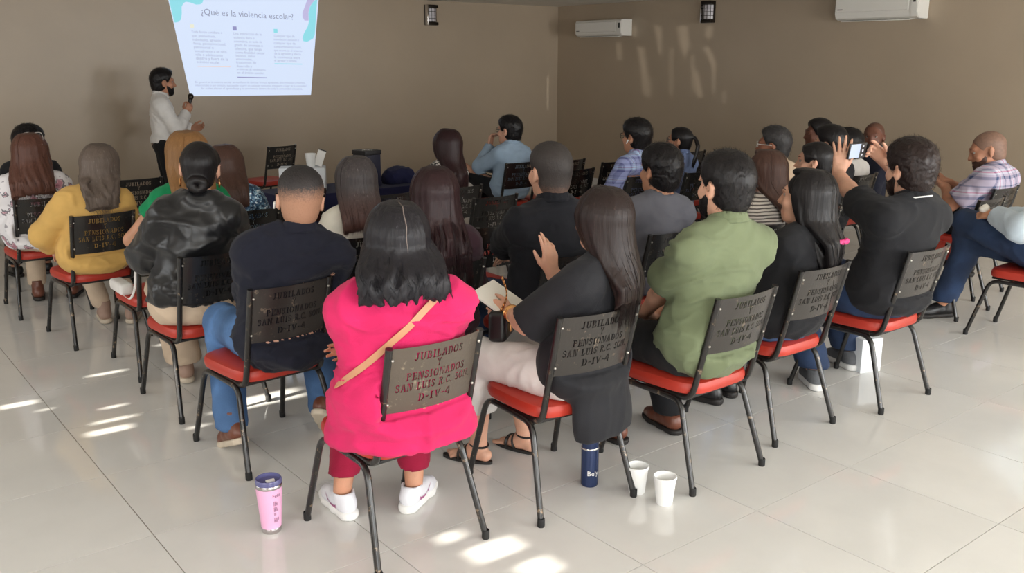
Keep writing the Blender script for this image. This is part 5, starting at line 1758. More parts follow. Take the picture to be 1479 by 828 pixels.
P['yellow'] = sit('yellow', 'person in mustard yellow sweater and beige trousers', s=.91, sex='f', sh=1.08, fat=1.24, hip=1.16, lean=-7, skin=SK_L, side=7, tl=0.86, dyaw=-22, res=.9, seed=15, roll=4, shift=(.05, -.03),
   hair=dict(style='long', len=.30, spread=.072, messy=.016, ragged=.05, curl=.012, n=70, r=.0095, vee=.5), hairm=H_GREYLONG,
   shirt=dict(mat=M_YELLOW, sleeve='three', loose=.22, fold=.009, slv=.03, hem=.0), pants=dict(mat=M_BEIGE, inf=.01), shoes=('boot', M_TAUPEH, M_TSOLE),
   ankles=((-.02, .38, .085), (.16, .32, .085)), knees=((-.13, .37, .52), (.14, .37, .52)), LH=dict(w=(-.235, .10, .55), d=(-.1, .9, -.35), pole=(-1, -.5, -.3)), RH=dict(w=(.10, .24, .62)))
P['floral'] = sit('floral', 'person in white blouse printed with pink flowers, sunglasses on head', s=.92, sex='f', sh=1.08, fat=1.22, hip=1.14, lean=-6, skin=SK_L, tl=0.86, dyaw=-18, res=.95, seed=16, turn=8, shift=(.04, -.04),
   hair=dict(style='long', len=.275, spread=.115, messy=.016, ragged=.04, curl=.006, n=70, r=.0095), hairm=H_AUBURN,
   shirt=dict(mat=M_FLORAL, sleeve='long', loose=.3, fold=.010, slv=.035), pants=dict(mat=M_BEIGE), shoes=('boot', M_BRSH, M_DSOLE), LH=dict(w=(-.14, .20, .62)), RH=dict(w=(.08, .24, .62)))
P['cap'] = sit('cap', 'person in black T-shirt almost hidden beyond the flower print blouse', s=0.893, sh=1.0, lean=-2, skin=SK_T, tl=0.87, hs=1.14, res=1.3, seed=17, shift=(-.02, .0),
   hair=dict(style='short', inf=.014, crown=.012), hairm=H_BLACK, shirt=dict(mat=M_BLACKT, sleeve='short'), pants=dict(mat=M_DARKP), shoes=DRESS)
# ---------------------------------------------------------------- towards the far walls
P['maroon'] = sit('maroon', 'person in black and white print top near the projection wall', s=0.865, sex='f', sh=1.0, lean=-5, skin=SK_M, tl=0.90, hs=1.14, res=1.3, seed=18, turn=6, shift=(-.05, .1), side=7,
   hair=dict(style='long', len=.36, spread=.085, curl=.012, messy=.012, n=50, r=.011, ragged=.04), hairm=H_MAROON,
   shirt=dict(mat=M_PRINT, sleeve='long', loose=.1), pants=dict(mat=M_DARKP), shoes=DRESS, LH=dict(w=(-.2, .2, .7)))
P['bluem'] = sit('bluem', 'person in pale blue shirt, legs crossed, one hand at mouth', s=0.883, sh=1.0, fat=1.0, lean=-6, hunch=4, skin=SK_L, tl=0.87, hs=1.14, side=4, res=1.1, bres=.95, seed=19, turn=8,
   hair=dict(style='short', inf=.010, crown=.010, tex=.003), hairm=H_BLACK, glasses=M_GLASSB,
   shirt=dict(mat=M_LBLUE, sleeve='long', collar=True, loose=.15, fold=.009, slv=.02), pants=dict(mat=M_DARKP, flare=.006), shoes=DRESS,
   knees=((-.22, .36, .76), (.03, .40, .60)), ankles=((-.42, .50, .52), (.05, .42, .083)), toes=(40, 10), toepitch=(25, 0),
   LH=dict(w=(-.03, .165, .985), d=(.1, -.15, 1), n=(.3, -1, 0), curl=.9, pole=(-.7, .5, -1)), RH=dict(w=(-.02, .22, .78), pole=(1, 0, -.6)))
P['plaid'] = sit('plaid', 'person in blue purple check shirt with white wireless earbud', s=0.902, sh=1.06, fat=1.12, lean=-7, skin=SK_M, tl=0.92, hs=1.14, res=1.15, seed=20, turn=0, shift=(.05, -.12),
   hair=dict(style='short', inf=.012, crown=.014, tex=.003, line=.034), hairm=H_BLACK, glasses=M_GLASSB,
   shirt=dict(mat=M_PLAID_BLUE, sleeve='long', collar=True, loose=.15, fold=.007, slv=.025), pants=dict(mat=M_DARKP), shoes=DRESS)
P['denim'] = sit('denim', 'person in light denim top and glasses beyond the blue purple check shirt', s=0.818, sex='f', sh=.92, fat=.92, lean=-6, skin=SK_M, tl=0.89, hs=1.14, res=1.3, seed=21, turn=10, shift=(.0, .15),
   hair=dict(style='ponytail', len=.22, spread=.02, n=16, r=.010, tz=.04), hairm=H_BLACK, glasses=M_GLASSB,
   shirt=dict(mat=M_DENIMTOP, sleeve='long', collar=True), pants=dict(mat=M_DENIM_D), shoes=DRESS)
P['beige'] = sit('beige', 'person in tan shirt with white-framed glasses', s=0.902, sh=1.1, fat=1.2, lean=-4, skin=SK_D, tl=0.90, hs=1.14, res=1.15, seed=22, turn=14,
   hair=dict(style='short', inf=.005, crown=.010, nape=.050, tex=.003, line=.024), hairm=H_GREY, glasses=M_GLASSW,
   shirt=dict(mat=M_TAN, sleeve='short', collar=True, loose=.15, fold=.008), pants=dict(mat=M_DARKP), shoes=DRESS)
P['bun'] = sit('bun', 'person in black T-shirt, face turned left, just below the raised left hand', s=0.874, sex='f', sh=.98, lean=0, skin=SK_L, tl=0.89, hs=1.14, res=1.15, seed=23, turn=26, shift=(.12, .0),
   hair=dict(style='bun', tz=-.03, br=.036), hairm=H_BLACK,
   shirt=dict(mat=M_BLACKT, sleeve='short'), pants=dict(mat=M_DARKP), shoes=DRESS)
P['cropped'] = sit('cropped', 'person in black T-shirt seated left of the plain white shirt, face hidden', s=0.902, sh=1.0, lean=-2, skin=SK_L, tl=0.87, hs=1.14, res=1.3, seed=24, turn=0, shift=(.12, .05),
   hair=dict(style='short', inf=.012, crown=.010, tex=.002), hairm=H_BLACK,
   shirt=dict(mat=M_BLACKT, sleeve='short'), pants=dict(mat=M_DARKP), shoes=DRESS)
P['whitet'] = sit('whitet', 'person in plain white shirt seen straight beyond the raised phone', s=0.883, sh=1.04, fat=1.1, lean=-4, skin=SK_T, tl=0.76, hs=1.14, res=1.3, seed=25, turn=-6, shift=(.03, .0),
   hair=dict(style='short', inf=.014, crown=.016, tex=.003), hairm=H_BLACK,
   shirt=dict(mat=M_WHITEC, sleeve='short', loose=.2), pants=dict(mat=M_DARKP), shoes=DRESS)
P['dark'] = sit('dark', 'person in black polo, face in left profile, close to the right wall', s=0.930, sh=1.04, lean=-4, skin=SK_DD, tl=0.80, hs=1.14, res=1.3, seed=26, turn=24, shift=(.02, -.1),
   hair=dict(style='short', inf=.006, crown=.004, tex=.001, line=.03), hairm=H_BLACK,
   shirt=dict(mat=M_BLACKT, sleeve='short', collar=True), pants=dict(mat=M_DARKP), shoes=DRESS)
P['bald'] = sit('bald', 'person in dark navy jacket turned to face the camera', s=0.911, sh=1.06, fat=1.15, lean=-6, skin=SK_DD, tl=0.76, hs=1.14, res=1.15, seed=27, head=(48, 0, 0),
   hair=dict(style='shaved', inf=.0012, crown=.0, tex=0, line=.01), hairm=H_STUBD, beard=H_GREY,
   shirt=dict(mat=M_DKJACKET, sleeve='long', collar=True), pants=dict(mat=M_DARKP), shoes=DRESS)
P['plaidr'] = sit('plaidr', 'person in pink and navy check shirt looking down at a phone', s=0.967, sh=1.08, fat=1.16, lean=-8, hunch=6, skin=SK_T, side=5, tl=0.76, hs=1.14, res=.95, seed=28, turn=14, pitch=-16, shift=(.04, -.05),
   hair=dict(style='shaved', inf=.0012, crown=.0, tex=0, line=.03), hairm=H_STUB, beard=H_BROWN,
   shirt=dict(mat=M_PLAID_PINK, sleeve=.8, collar=True, loose=.2, fold=.008, slv=.03), pants=dict(mat=M_DARKP, flare=.01), shoes=DRESS,
   LH=dict(w=(-.05, .20, .76), d=(-.25, .9, .35), n=(.3, -.3, 1), curl=.5, pole=(-1, -.4, -.9)), RH=dict(w=(.06, .24, .78), d=(-.6, .8, .2), n=(-.3, -.4, .9), curl=.6, pole=(1, -.4, -.8)))
P['edge'] = sit('edge', 'person in ice blue shirt and dark jeans, legs crossed, at the right edge', s=.98, sh=1.04, fat=1.05, lean=-10, skin=SK_M, res=.9, seed=29, turn=0,
   hair=dict(style='short', inf=.009, crown=.008), hairm=H_BLACK,
   shirt=dict(mat=M_ICEBLUE, sleeve='long', collar=True, loose=.12, fold=.010, slv=.026), pants=dict(mat=M_DENIM_D, flare=.012, inf=.016), shoes=('boot', M_BKSH, M_DSOLE),
   knees=((-.03, .42, .66), (.05, .42, .53)), ankles=((.22, .52, .36), (.06, .56, .083)), toes=(-20, 60), toepitch=(-10, 0),
   LH=dict(w=(-.10, .22, .73), d=(.1, 1, .0), n=(.6, 0, -.8), curl=.8, pole=(-1, -.3, -.8)), RH=dict(w=(.10, .24, .70), pole=(1, -.3, -.8)))
P['speaker'] = person('person standing beside the slide in white shirt and black trousers, holding a microphone', -3.24, 8.72, -66, s=.90, sh=1.02, fat=1.04, lean=-2, stand=True, head=(6, -2, 0), skin=SK_T, tl=0.98, res=1.1, bres=.95, seed=30,
   hair=dict(style='short', inf=.010, crown=.010, tex=.003), hairm=H_BLACK, beard=H_BLACK,
   shirt=dict(mat=M_WHITEC, sleeve='long', collar=True, fold=.010, slv=.022, hem=.47), pants=dict(mat=M_DARKP, flare=.012), shoes=DRESS,
   RH=dict(w=(.03, .20, 1.23), d=(-.15, .5, .9), n=(-1, .0, .2), curl=1.15, thumb=.7, pole=(.5, .1, -1)), LH=dict(w=(-.02, .25, 1.07), d=(.4, .9, .1), n=(.6, -.2, .3), curl=.7, pole=(-.6, -.2, -1)))
# =================================================================== fixtures on the walls
M_ACW = plain('white_appliance_plastic', srgb(226, 222, 214), .35, var=.02)
M_DARKSLOT = plain('dark_slot', srgb(30, 29, 28), .5)
M_CHROME = plain('chrome', srgb(205, 202, 198), .12, 1.0, var=.03)
M_DKCHROME = plain('dark_bronze_metal', srgb(46, 40, 34), .3, .7)
M_FROST = plain('frosted_glass', srgb(206, 200, 204), .25, var=.05)

def ac_unit(label, n0, n1, z0, h, d):
    t = thing('air_conditioner', label, 'air conditioner', room(U_RIGHT, (n0 + n1) / 2, z0), TH, 'air conditioners on the right wall')
    w = (n1 - n0) / 2
    prof = [(0, 0), (-d * .70, 0), (-d * .90, h * .06), (-d, h * .2), (-d, h * .86), (-d * .92, h * .97), (-d * .8, h), (0, h)]
    def extr(pr, y0, y1):
        bm = bmesh.new()
        A = [bm.verts.new((x, y0, z)) for x, z in pr]; B = [bm.verts.new((x, y1, z)) for x, z in pr]
        bm.faces.new(A); bm.faces.new(B[::-1])
        for i in range(len(pr)):
            j = (i + 1) % len(pr)
            bm.faces.new((A[i], B[i], B[j], A[j]))
        bmesh.ops.bevel(bm, geom=[e for e in bm.edges if abs(e.verts[0].co.y - e.verts[1].co.y) < 1e-6 and len(e.link_faces) == 2], offset=.006, segments=2, affect='EDGES')
        return bm
    obj('body', bm_mesh('body', extr([(x, z) for x, z in prof], -w, w), M_ACW, True), t)
    # curved end piece standing a little proud, with the display slot
    obj('side_cover', bm_mesh('side_cover', extr([(x * 1.03, z * 1.0) for x, z in prof], -w - .012, -w + .06), M_ACW, True), t)
    fp = obj('front_panel', bm_mesh('front_panel', extr([(-d, h * .24), (-d - .008, h * .26), (-d - .008, h * .84), (-d, h * .87)], -w + .075, w - .012), M_ACW, True), t)
    box_obj('brand_mark', (-d - .0085, w - .06, h * .33), (.002, .055, .008), M_DARKSLOT, fp)
    box_obj('air_flap', (-d * .52, .02, -.003), (d * .5, w * 1.7, .008), M_ACW, t, .003, Euler((0, -.12, 0)))
    box_obj('outlet_slot', (-d * .50, .02, .0), (d * .28, w * 1.6, .004), M_DARKSLOT, t)
    box_obj('display', (-d * 1.03 - .0005, -w + .022, h * .62), (.003, .024, h * .30), M_DARKSLOT, t, .001)
    return t
ac_unit('white air conditioner nearer the camera, cut by the top edge', 4.50, 5.33, 1.965, .30, .20)
ac_unit('white air conditioner farther off, close to the room corner', 8.26, 9.08, 1.885, .195, .19)

def sconce(label, u, n, z0, rz):
    t = thing('wall_sconce', label, 'wall lamp', room(u, n, z0), rz, 'wall lamps near the ceiling')
    box_obj('backplate', (0, -.012, .118), (.155, .024, .236), M_DKCHROME, t, .004)
    bm = bmesh.new()
    N = 10
    pts = [(.066 * math.cos(PI * k / N), -.022 - .055 * math.sin(PI * k / N)) for k in range(N + 1)]
    A = [bm.verts.new((x, y, .040)) for x, y in pts]; B = [bm.verts.new((x, y, .196)) for x, y in pts]
    bm.faces.new(A); bm.faces.new(B[::-1])
    for i in range(N): bm.faces.new((A[i], A[i + 1], B[i + 1], B[i]))
    bm.faces.new((A[N], A[0], B[0], B[N]))
    obj('diffuser', bm_mesh('diffuser', bm, M_FROST, True), t)
    for k in range(5):
        z = .040 + .039 * k
        tube_obj('grid_bar', [(x * 1.05, y - .003, z) for x, y in pts], .003, M_DKCHROME, t, 6)
    for k in (2, 4, 6, 8):
        x, y = pts[k]
        tube_obj('grid_bar', [(x * 1.05, y - .003, .03), (x * 1.05, y - .003, .206)], .003, M_DKCHROME, t, 6)
    for z in (.018, .218): 
        bm = bmesh.new(); add_box(bm, (0, -.04, z), (.15, .075, .036), None, .006)
        obj('cap', bm_mesh('cap', bm, M_DKCHROME, True), t)
    box_obj('chrome_strip', (-.074, -.05, .118), (.012, .055, .236), M_CHROME, t, .002)
sconce('dark metal wall lamp with glass grid on the projection wall', 6.37, N_FRONT, 2.0, TH)
sconce('dark metal wall lamp with glass grid on the right wall between air conditioners', U_RIGHT, 7.04, 2.0, TH - PI / 2)

# ------------------------------------------------------------------ the projected slide (a flat lit picture on the wall)
def lit(name, col, k=1.0):
    m, nt, b = mat_new(name)
    b.inputs['Base Color'].default_value = (.1, .1, .1, 1); b.inputs['Roughness'].default_value = .6
    b.inputs['Emission Color'].default_value = col; b.inputs['Emission Strength'].default_value = k
    return m
LIT = {'bg': lit('projected_pale_blue', srgb(208, 222, 246)), 't': lit('projected_title_grey', srgb(128, 134, 162)), 'g': lit('projected_text_grey', srgb(158, 166, 190)),
       'q': lit('projected_turquoise', srgb(132, 214, 226)), 'l': lit('projected_lilac', srgb(184, 178, 218)), 'o': lit('projected_peach', srgb(226, 208, 206)),
       'p': lit('projected_violet', srgb(136, 136, 186)), 'y': lit('projected_yellow', srgb(226, 226, 206))}
slide = thing('projected_slide', 'lit projected slide with pale blue ground, title and three text columns', 'projection', (0, 0, 0), TH)
def flat(name, pts, key, lay):
    bm = bmesh.new()
    vs = [bm.verts.new((u, N_FRONT - .0015 - .0012 * lay, z)) for u, z in pts]
    if len(pts) > 4:
        for t in tessellate_polygon([[Vector((u, z, 0)) for u, z in pts]]): bm.faces.new([vs[i] for i in t])
    else: bm.faces.new(vs)
    me = bpy.data.meshes.new(name); bm.to_mesh(me); bm.free(); me.materials.append(LIT[key])
    return obj(name, me, slide)
_bg = bmesh.new()
Q = [(3.243, 2.272), (4.911, 2.272), (4.755, 1.216), (3.399, 1.233)]
A = [_bg.verts.new((u, N_FRONT - .0005, z)) for u, z in Q]; B = [_bg.verts.new((u, N_FRONT - .0025, z)) for u, z in Q]
_bg.faces.new(A); _bg.faces.new(B[::-1])
for i in range(4): _bg.faces.new((A[i], A[(i + 1) % 4], B[(i + 1) % 4], B[i]))
obj('slide_ground', bm_mesh('slide_ground', _bg, LIT['bg']), slide)
SLIDE_TEXT = [((3.5754, 2.0461, 4.5918, 2.0207), '¿Qué es la violencia escolar?', 't'),
 ((3.4617, 1.8646, 3.7849, 1.8592), 'Toda forma cotidiana o', 'g'),
 ((3.4644, 1.8252, 3.7107, 1.8205), 'que, premeditada,', 'g'),
 ((3.468, 1.7865, 3.7608, 1.7802), 'individuales, agresión', 'g'),
 ((3.4735, 1.7494, 3.816, 1.7412), 'física, psicoemocional,', 'g'),
 ((3.4746, 1.7114, 3.6812, 1.7059), 'patrimonial o', 'g'),
 ((3.4802, 1.6749, 3.8237, 1.665), 'sexualmente a un niño,', 'g'),
 ((3.4857, 1.6375, 3.7714, 1.6286), 'niña o adolescente', 'g'),
 ((3.4869, 1.6001, 3.8269, 1.5886), 'dentro y fuera de la', 'g'),
 ((3.4928, 1.5667, 3.739, 1.5578), 'o ámbito escolar.', 'g'),
 ((3.9015, 1.8526, 4.2154, 1.8488), 'Una interacción de la', 'g'),
 ((3.9029, 1.8121, 4.1328, 1.8086), 'violencia física o', 'g'),
 ((3.903, 1.7765, 4.2147, 1.7711), 'sistemática, en todo de', 'g'),
 ((3.9063, 1.7366, 4.2214, 1.7304), 'grado de amenaza o', 'g'),
 ((3.9099, 1.6991, 4.2046, 1.6927), 'ofensiva, que tenga', 'g'),
 ((3.9126, 1.6616, 4.2398, 1.6537), 'como finalidad causar', 'g'),
 ((3.9118, 1.6275, 4.129, 1.6217), 'lesiones, daños', 'g'),
 ((3.9139, 1.5949, 4.0939, 1.5898), 'emocionales,', 'g'),
 ((3.9114, 1.5606, 4.1336, 1.5538), 'trastornos de', 'g'),
 ((3.9131, 1.522, 4.084, 1.5163), 'desarrollo y', 'g'),
 ((3.9132, 1.4927, 4.2372, 1.4807), 'problemas de rendimiento', 'g'),
 ((3.9175, 1.4541, 4.2209, 1.4454), 'en el ámbito escolar.', 'g'),
 ((4.3524, 1.838, 4.5954, 1.8349), 'Cualquier tipo de', 'g'),
 ((4.35, 1.8014, 4.6476, 1.7969), 'intimidación, exclusión o', 'g'),
 ((4.3474, 1.7622, 4.6006, 1.7577), 'cualquier tipo de', 'g'),
 ((4.3478, 1.7246, 4.6678, 1.7183), 'comportamiento hostil,', 'g'),
 ((4.3454, 1.6878, 4.6756, 1.6806), 'que ocurra en el entorno', 'g'),
 ((4.3469, 1.6528, 4.6584, 1.6452), 'de la agresión y afecte', 'g'),
 ((4.3443, 1.6141, 4.6461, 1.6061), 'la convivencia entre', 'g'),
 ((4.3422, 1.5816, 4.6092, 1.574), 'el agresor y víctima.', 'g'),
 ((3.4601, 1.3642, 4.6928, 1.3394), 'En general en la violencia escolar se manifiesta de distintas formas, agresiones, discriminación y maltrato,', 'g'),
 ((3.4575, 1.3331, 4.7021, 1.3056), 'intencionales o por omisión, que pueden ocurrir en cualquier momento, transporte o lugar de la comunidad', 'g'),
 ((3.5184, 1.3007, 4.6549, 1.2739), 'las cuales afectan el aprendizaje y la convivencia dentro de toda la comunidad educativa.', 'g')]
BARS = [((3.499, 1.5366, 3.8497, 1.5309), 0.009, 'o'), ((3.9152, 1.4232, 4.2455, 1.4136), 0.009, 'p'), ((4.3437, 1.5605, 4.6681, 1.5552), 0.009, 'q')]
BLOBS = [([(3.2627, 2.1883), (3.6102, 2.2016), (3.6085, 2.1812), (3.5982, 2.1604), (3.5754, 2.1457), (3.5321, 2.1418), (3.4823, 2.1587), (3.4321, 2.1666), (3.4056, 2.1527), (3.384, 2.1165), (3.38, 2.0518), (3.3684, 1.9948), (3.3391, 1.9681), (3.305, 1.9609), (3.2963, 1.9671)], 'q'), ([(4.7738, 2.2461), (4.7395, 2.1704), (4.7055, 2.0992), (4.7026, 2.0508), (4.7254, 2.0161), (4.7725, 2.0173), (4.7754, 2.1012), (4.7996, 2.1724), (4.8529, 2.2271), (4.8622, 2.2494)], 'l'), ([(4.8896, 2.2505), (4.8424, 2.2197), (4.7993, 2.168), (4.7749, 2.0924), (4.7758, 2.0041), (4.7566, 1.9505), (4.7073, 1.8786), (4.6872, 1.8251), (4.6975, 1.7968), (4.7422, 1.7901), (4.8149, 1.825), (4.8384, 1.8629)], 'q')]
ICONS = [((3.456, 1.9481), (3.4942, 1.9145), 'y'), ((3.9006, 1.9369), (3.9437, 1.8956), 'p'), ((4.356, 1.9205), (4.4004, 1.8805), 'q')]
def text_mesh(body):
    cu = bpy.data.curves.new('text', 'FONT'); cu.body = body; cu.resolution_u = 2
    to = bpy.data.objects.new('text_tmp', cu); C.objects.link(to)
    dg = bpy.context.evaluated_depsgraph_get()
    me = bpy.data.meshes.new_from_object(to.evaluated_get(dg))
    bpy.data.objects.remove(to, do_unlink=True)
    return me
for (u0, z0, u1, z1), body, key in SLIDE_TEXT:
    me = text_mesh(body)
    w = max(v.co.x for v in me.vertices)
    L = math.hypot(u1 - u0, z1 - z0); k = L / w
    for v in me.vertices:
        t = v.co.x / w
        v.co = Vector((u0 + (u1 - u0) * t, N_FRONT - .0042, z0 + (z1 - z0) * t + v.co.y * k * (1.0 if key == 't' else 1.05)))
    me.materials.clear(); me.materials.append(LIT[key])
    me.name = 'text_line'
    o = obj('text_line', me, slide); o['kind'] = 'stuff'
for (u0, z0, u1, z1), h, key in BARS: flat('underline', [(u0, z0), (u1, z1), (u1, z1 - h), (u0, z0 - h)], key, 1)
for pts, key in BLOBS: flat('colour_blob', [(max(min(u, 4.905), 3.245), min(z, 2.271)) for u, z in pts], key, 1.2 if key == 'l' else 2)
for a, b, key in ICONS: flat('icon', [(a[0], a[1]), (b[0], a[1]), (b[0], b[1]), (a[0], b[1])], key, 1)

# =================================================================== things standing about
def Wp(c, p):
    """a point of a person's own frame, in the room"""
    a = R(c['yaw']); s = c['s']
    return Vector((c['x'] + s * (math.cos(a) * p[0] - math.sin(a) * p[1]), c['y'] + s * (math.sin(a) * p[0] + math.cos(a) * p[1]), s * p[2]))

# pink steel tumbler
M_PINKC = plain('pink_powder_coat', srgb(240, 178, 214), .4, var=.03, coat=.2)
M_STEEL = plain('brushed_steel', srgb(196, 192, 192), .25, 1.0, var=.05)
M_LID = plain('smoky_clear_lid', srgb(96, 96, 140), .1, var=.05)
M_INK = plain('dark_print', srgb(96, 64, 96), .5)
t = thing('tumbler', 'pink insulated tumbler with clear lid on the floor left of the hot pink top', 'tumbler', (-.84, 2.91, 0))
lathe_obj('cup', [(.0335, .012), (.0345, .022), (.0445, .158), (.045, .172), (.043, .1725), (.040, .16)], M_PINKC, t, 36)
lathe_obj('base_ring', [(0, 0), (.031, 0), (.0335, .004), (.0346, .02), (.0342, .021)], M_STEEL, t, 36)
lathe_obj('rim', [(.0452, .170), (.0462, .173), (.0462, .181), (.0448, .183), (.041, .181)], M_STEEL, t, 36)
lid = lathe_obj('lid', [(.044, .180), (.0452, .186), (.0452, .197), (.0425, .201), (.0395, .199), (.0375, .189), (.0, .188)], M_LID, t, 36)
box_obj('slider', (.008, -.006, .192), (.03, .016, .007), M_WPLAST, lid, .002, Euler((0, 0, .5)))
def wrap_text(body, r_of_z, z0, h, ang0, mat, parent, name='printed_word', width=None):
    me = text_mesh(body)
    w = max(v.co.x for v in me.vertices)
    k = h / .7 if width is None else width / w
    for v in me.vertices:
        z = z0 + v.co.y * k; r = r_of_z(z) + .0006
        a = ang0 + v.co.x * k / r
        v.co = Vector((r * math.cos(a), r * math.sin(a), z))
    me.materials.clear(); me.materials.append(mat); me.name = name
    o = obj(name, me, parent); o['kind'] = 'stuff'
    return o
rt = lambda z: .0345 + (.0445 - .0345) * (z - .022) / .136
wrap_text('Feliz', rt, .142, .012, R(-62), M_INK, t)
for zz, ww in ((.116, .010), (.110, .016), (.098, .012), (.088, .016), (.074, .008), (.052, .018), (.046, .012)):
    wrap_text('l' * 3 if ww < .011 else 'lllll', rt, zz, .006, R(-58), M_INK, t, 'printed_mark', ww)
# navy flask
M_FLASK = plain('navy_metallic_paint', srgb(42, 56, 92), .25, .35, var=.05)
t = thing('flask', 'dark navy blue bottle on the floor under the black chiffon hem', 'bottle', (.30, 3.27, 0))
lathe_obj('bottle_body', [(0, .002), (.030, 0), (.0335, .004), (.034, .012), (.034, .150), (.0335, .156)], M_FLASK, t, 32)
lathe_obj('cap', [(.0335, .156), (.033, .158), (.0335, .160), (.033, .186), (.029, .190), (0, .191)], M_FLASK, t, 32)
lathe_obj('seal_ring', [(.0341, .1535), (.0347, .155), (.0347, .158), (.0338, .1595)], M_SILVER, t, 32)
wrap_text('Bely', lambda z: .034, .050, .020, R(-112), M_WPLAST, t)
# two foam cups
M_FOAM = plain('white_foam', srgb(240, 240, 238), .6, var=.02, bump=.08, bscale=300)
M_DRINK = plain('weak_coffee', srgb(96, 72, 56), .15)
for lab, (x, y) in (('white foam cup on the floor, farther of the pair by the bottle', (.475, 3.205)), ('white foam cup on the floor, nearer of the pair by the bottle', (.565, 3.115))):
    t = thing('foam_cup', lab, 'cup', (x, y, 0), 0, 'foam cups on the floor')
    lathe_obj('cup', [(0, 0), (.029, 0), (.0305, .002), (.0405, .100), (.043, .101), (.0437, .105), (.043, .110), (.0405, .1105), (.0385, .106), (.029, .012), (0, .010)], M_FOAM, t, 30)
    lathe_obj('drink', [(0, .03), (.0300, .03)], M_DRINK, t, 24)
# white carton on the floor
M_CARD = plain('white_carton', srgb(224, 228, 232), .6, var=.02)
t = thing('carton', 'white carton on the floor under the chair of the raised phone', 'box', (1.86, 4.66, 0), R(20))
box_obj('carton_body', (0, 0, .09), (.13, .16, .18), M_CARD, t, .002)
for s in (-1, 1): box_obj('flap', (s * .033, 0, .1815), (.062, .158, .002), M_CARD, t)

# ------------------------------------------------------------------ front table
M_CLOTHN = cloth('navy_table_cloth', srgb(30, 32, 66))
tb = thing('table', 'folding table hidden under a dark navy cloth before the projection wall', 'table', (-1.36, 7.22, 0), TH)
box_obj('tabletop', (0, 0, .602), (1.16, .5, .03), M_WPLAST, tb, .004)
for sx in (-1, 1):
    for sy in (-1, 1):
        tube_obj('leg', [(sx * .52, sy * .2, 0), (sx * .52, sy * .2, .588)], .014, M_STEEL, tb)
def tablecloth():
    bm = bmesh.new()
    W, D, top, bot = .59, .26, .620, .13
    ring = []
    per = []
    N = 26
    for i in range(N): per.append((-W + 2 * W * i / N, -D, 0, -1))
    for i in range(12): per.append((W, -D + 2 * D * i / 12, 1, 0))
    for i in range(N): per.append((W - 2 * W * i / N, D, 0, 1))
    for i in range(12): per.append((-W, D - 2 * D * i / 12, -1, 0))
    rows = []
    for z, amp, off in ((top, 0, -.005), (top - .012, .001, .004), (.45, .008, .012), (.28, .016, .02), (bot, .024, .028)):
        rows.append([bm.verts.new((x + nx * (off + amp * math.sin(i * 1.5)), y + ny * (off + amp * math.sin(i * 1.5)), z)) for i, (x, y, nx, ny) in enumerate(per)])
    for a, b in zip(rows, rows[1:]):
        for i in range(len(per)):
            j = (i + 1) % len(per)
            bm.faces.new((a[i], a[j], b[j], b[i]))
    bm.faces.new(rows[0])
    return bm_mesh('tablecloth', bm, M_CLOTHN, True)
tc = obj('tablecloth', tablecloth(), None, (-1.36, 7.22, 0), (0, 0, TH))
tag(tc, 'dark navy cloth draped to the floor over the front table', 'tablecloth')
M_SPK = plain('black_vinyl_case', srgb(34, 33, 36), .45, bump=.2, bscale=250)
t = thing('equipment_case', 'black case with white dots on its lid, standing on the navy cloth', 'case', (-1.15, 7.30, .6205), TH + R(8))
box_obj('case_body', (0, 0, .125), (.15, .16, .25), plain('dark_navy_case', srgb(32, 34, 58), .5), t, .004)
ld = box_obj('lid', (0, 0, .268), (.162, .172, .035), M_SPK, t, .004)
for i, (x, y) in enumerate([(.7 * x, .7 * y) for x, y in [(0, 0), (.03, 0), (-.03, 0), (0, .03), (0, -.03), (.055, 0), (-.055, 0), (0, .055), (0, -.055), (.02, -.07)]]):
    lathe_obj('white_dot', [(0, .2875), (.0055, .2872), (.0065, .285)], M_WPLAST, ld, 10, (x, y, 0))
t = obj('cloth_bundle', None)
f = Field((-.2, -.16, -.01), (.2, .16, .2), .009)
f.el((0, 0, .05), (.13, .09, .075), None, .02); f.el((.06, .01, .045), (.08, .085, .06), None, .03); f.el((-.07, -.02, .04), (.07, .07, .06), None, .03); f.cut((0, 0, .001), (0, 0, -1))
bpy.data.objects.remove(t, do_unlink=True)
t = field_obj('cloth_bundle', f, M_CLOTHN, None, 1, .012, (14, 14, 14)); t.location = (-.93, 7.50, .6205); t.rotation_euler = (0, 0, TH)
tag(t, 'bundled dark navy cloth on the table right of the black case', 'cloth')
t = thing('carton', 'white carton lying on the front table, left end', 'box', (-1.60, 7.02, .6205), R(8))
box_obj('carton_body', (0, 0, .09), (.34, .17, .18), M_CARD, t, .003)
box_obj('flap', (0, -.042, .1815), (.336, .082, .003), M_CARD, t); box_obj('flap', (0, .044, .1815), (.336, .082, .003), M_CARD, t)
t = thing('foam_cup', 'white foam cup standing on the carton of the front table', 'cup', (-1.535, 7.02, .8038), 0, 'foam cups on the floor')
t['group'] = 'foam cup on the front table'
lathe_obj('cup', [(0, 0), (.028, 0), (.030, .002), (.039, .094), (.042, .096), (.0405, .103), (.0375, .1), (.028, .012), (0, .010)], M_FOAM, t, 24)
t = thing('tablet', 'white slab tilted on the carton of the front table, beside the cup', 'tablet', (-1.468, 7.045, .8042), R(10))
box_obj('slab', (0, 0, .064), (.062, .020, .12), M_WPLAST, t, .005, Euler((0, .35, 0)))
box_obj('dark_edge', (.0225, 0, .1235), (.060, .021, .006), M_BPLAST, t, .002, Euler((0, .35, 0)))

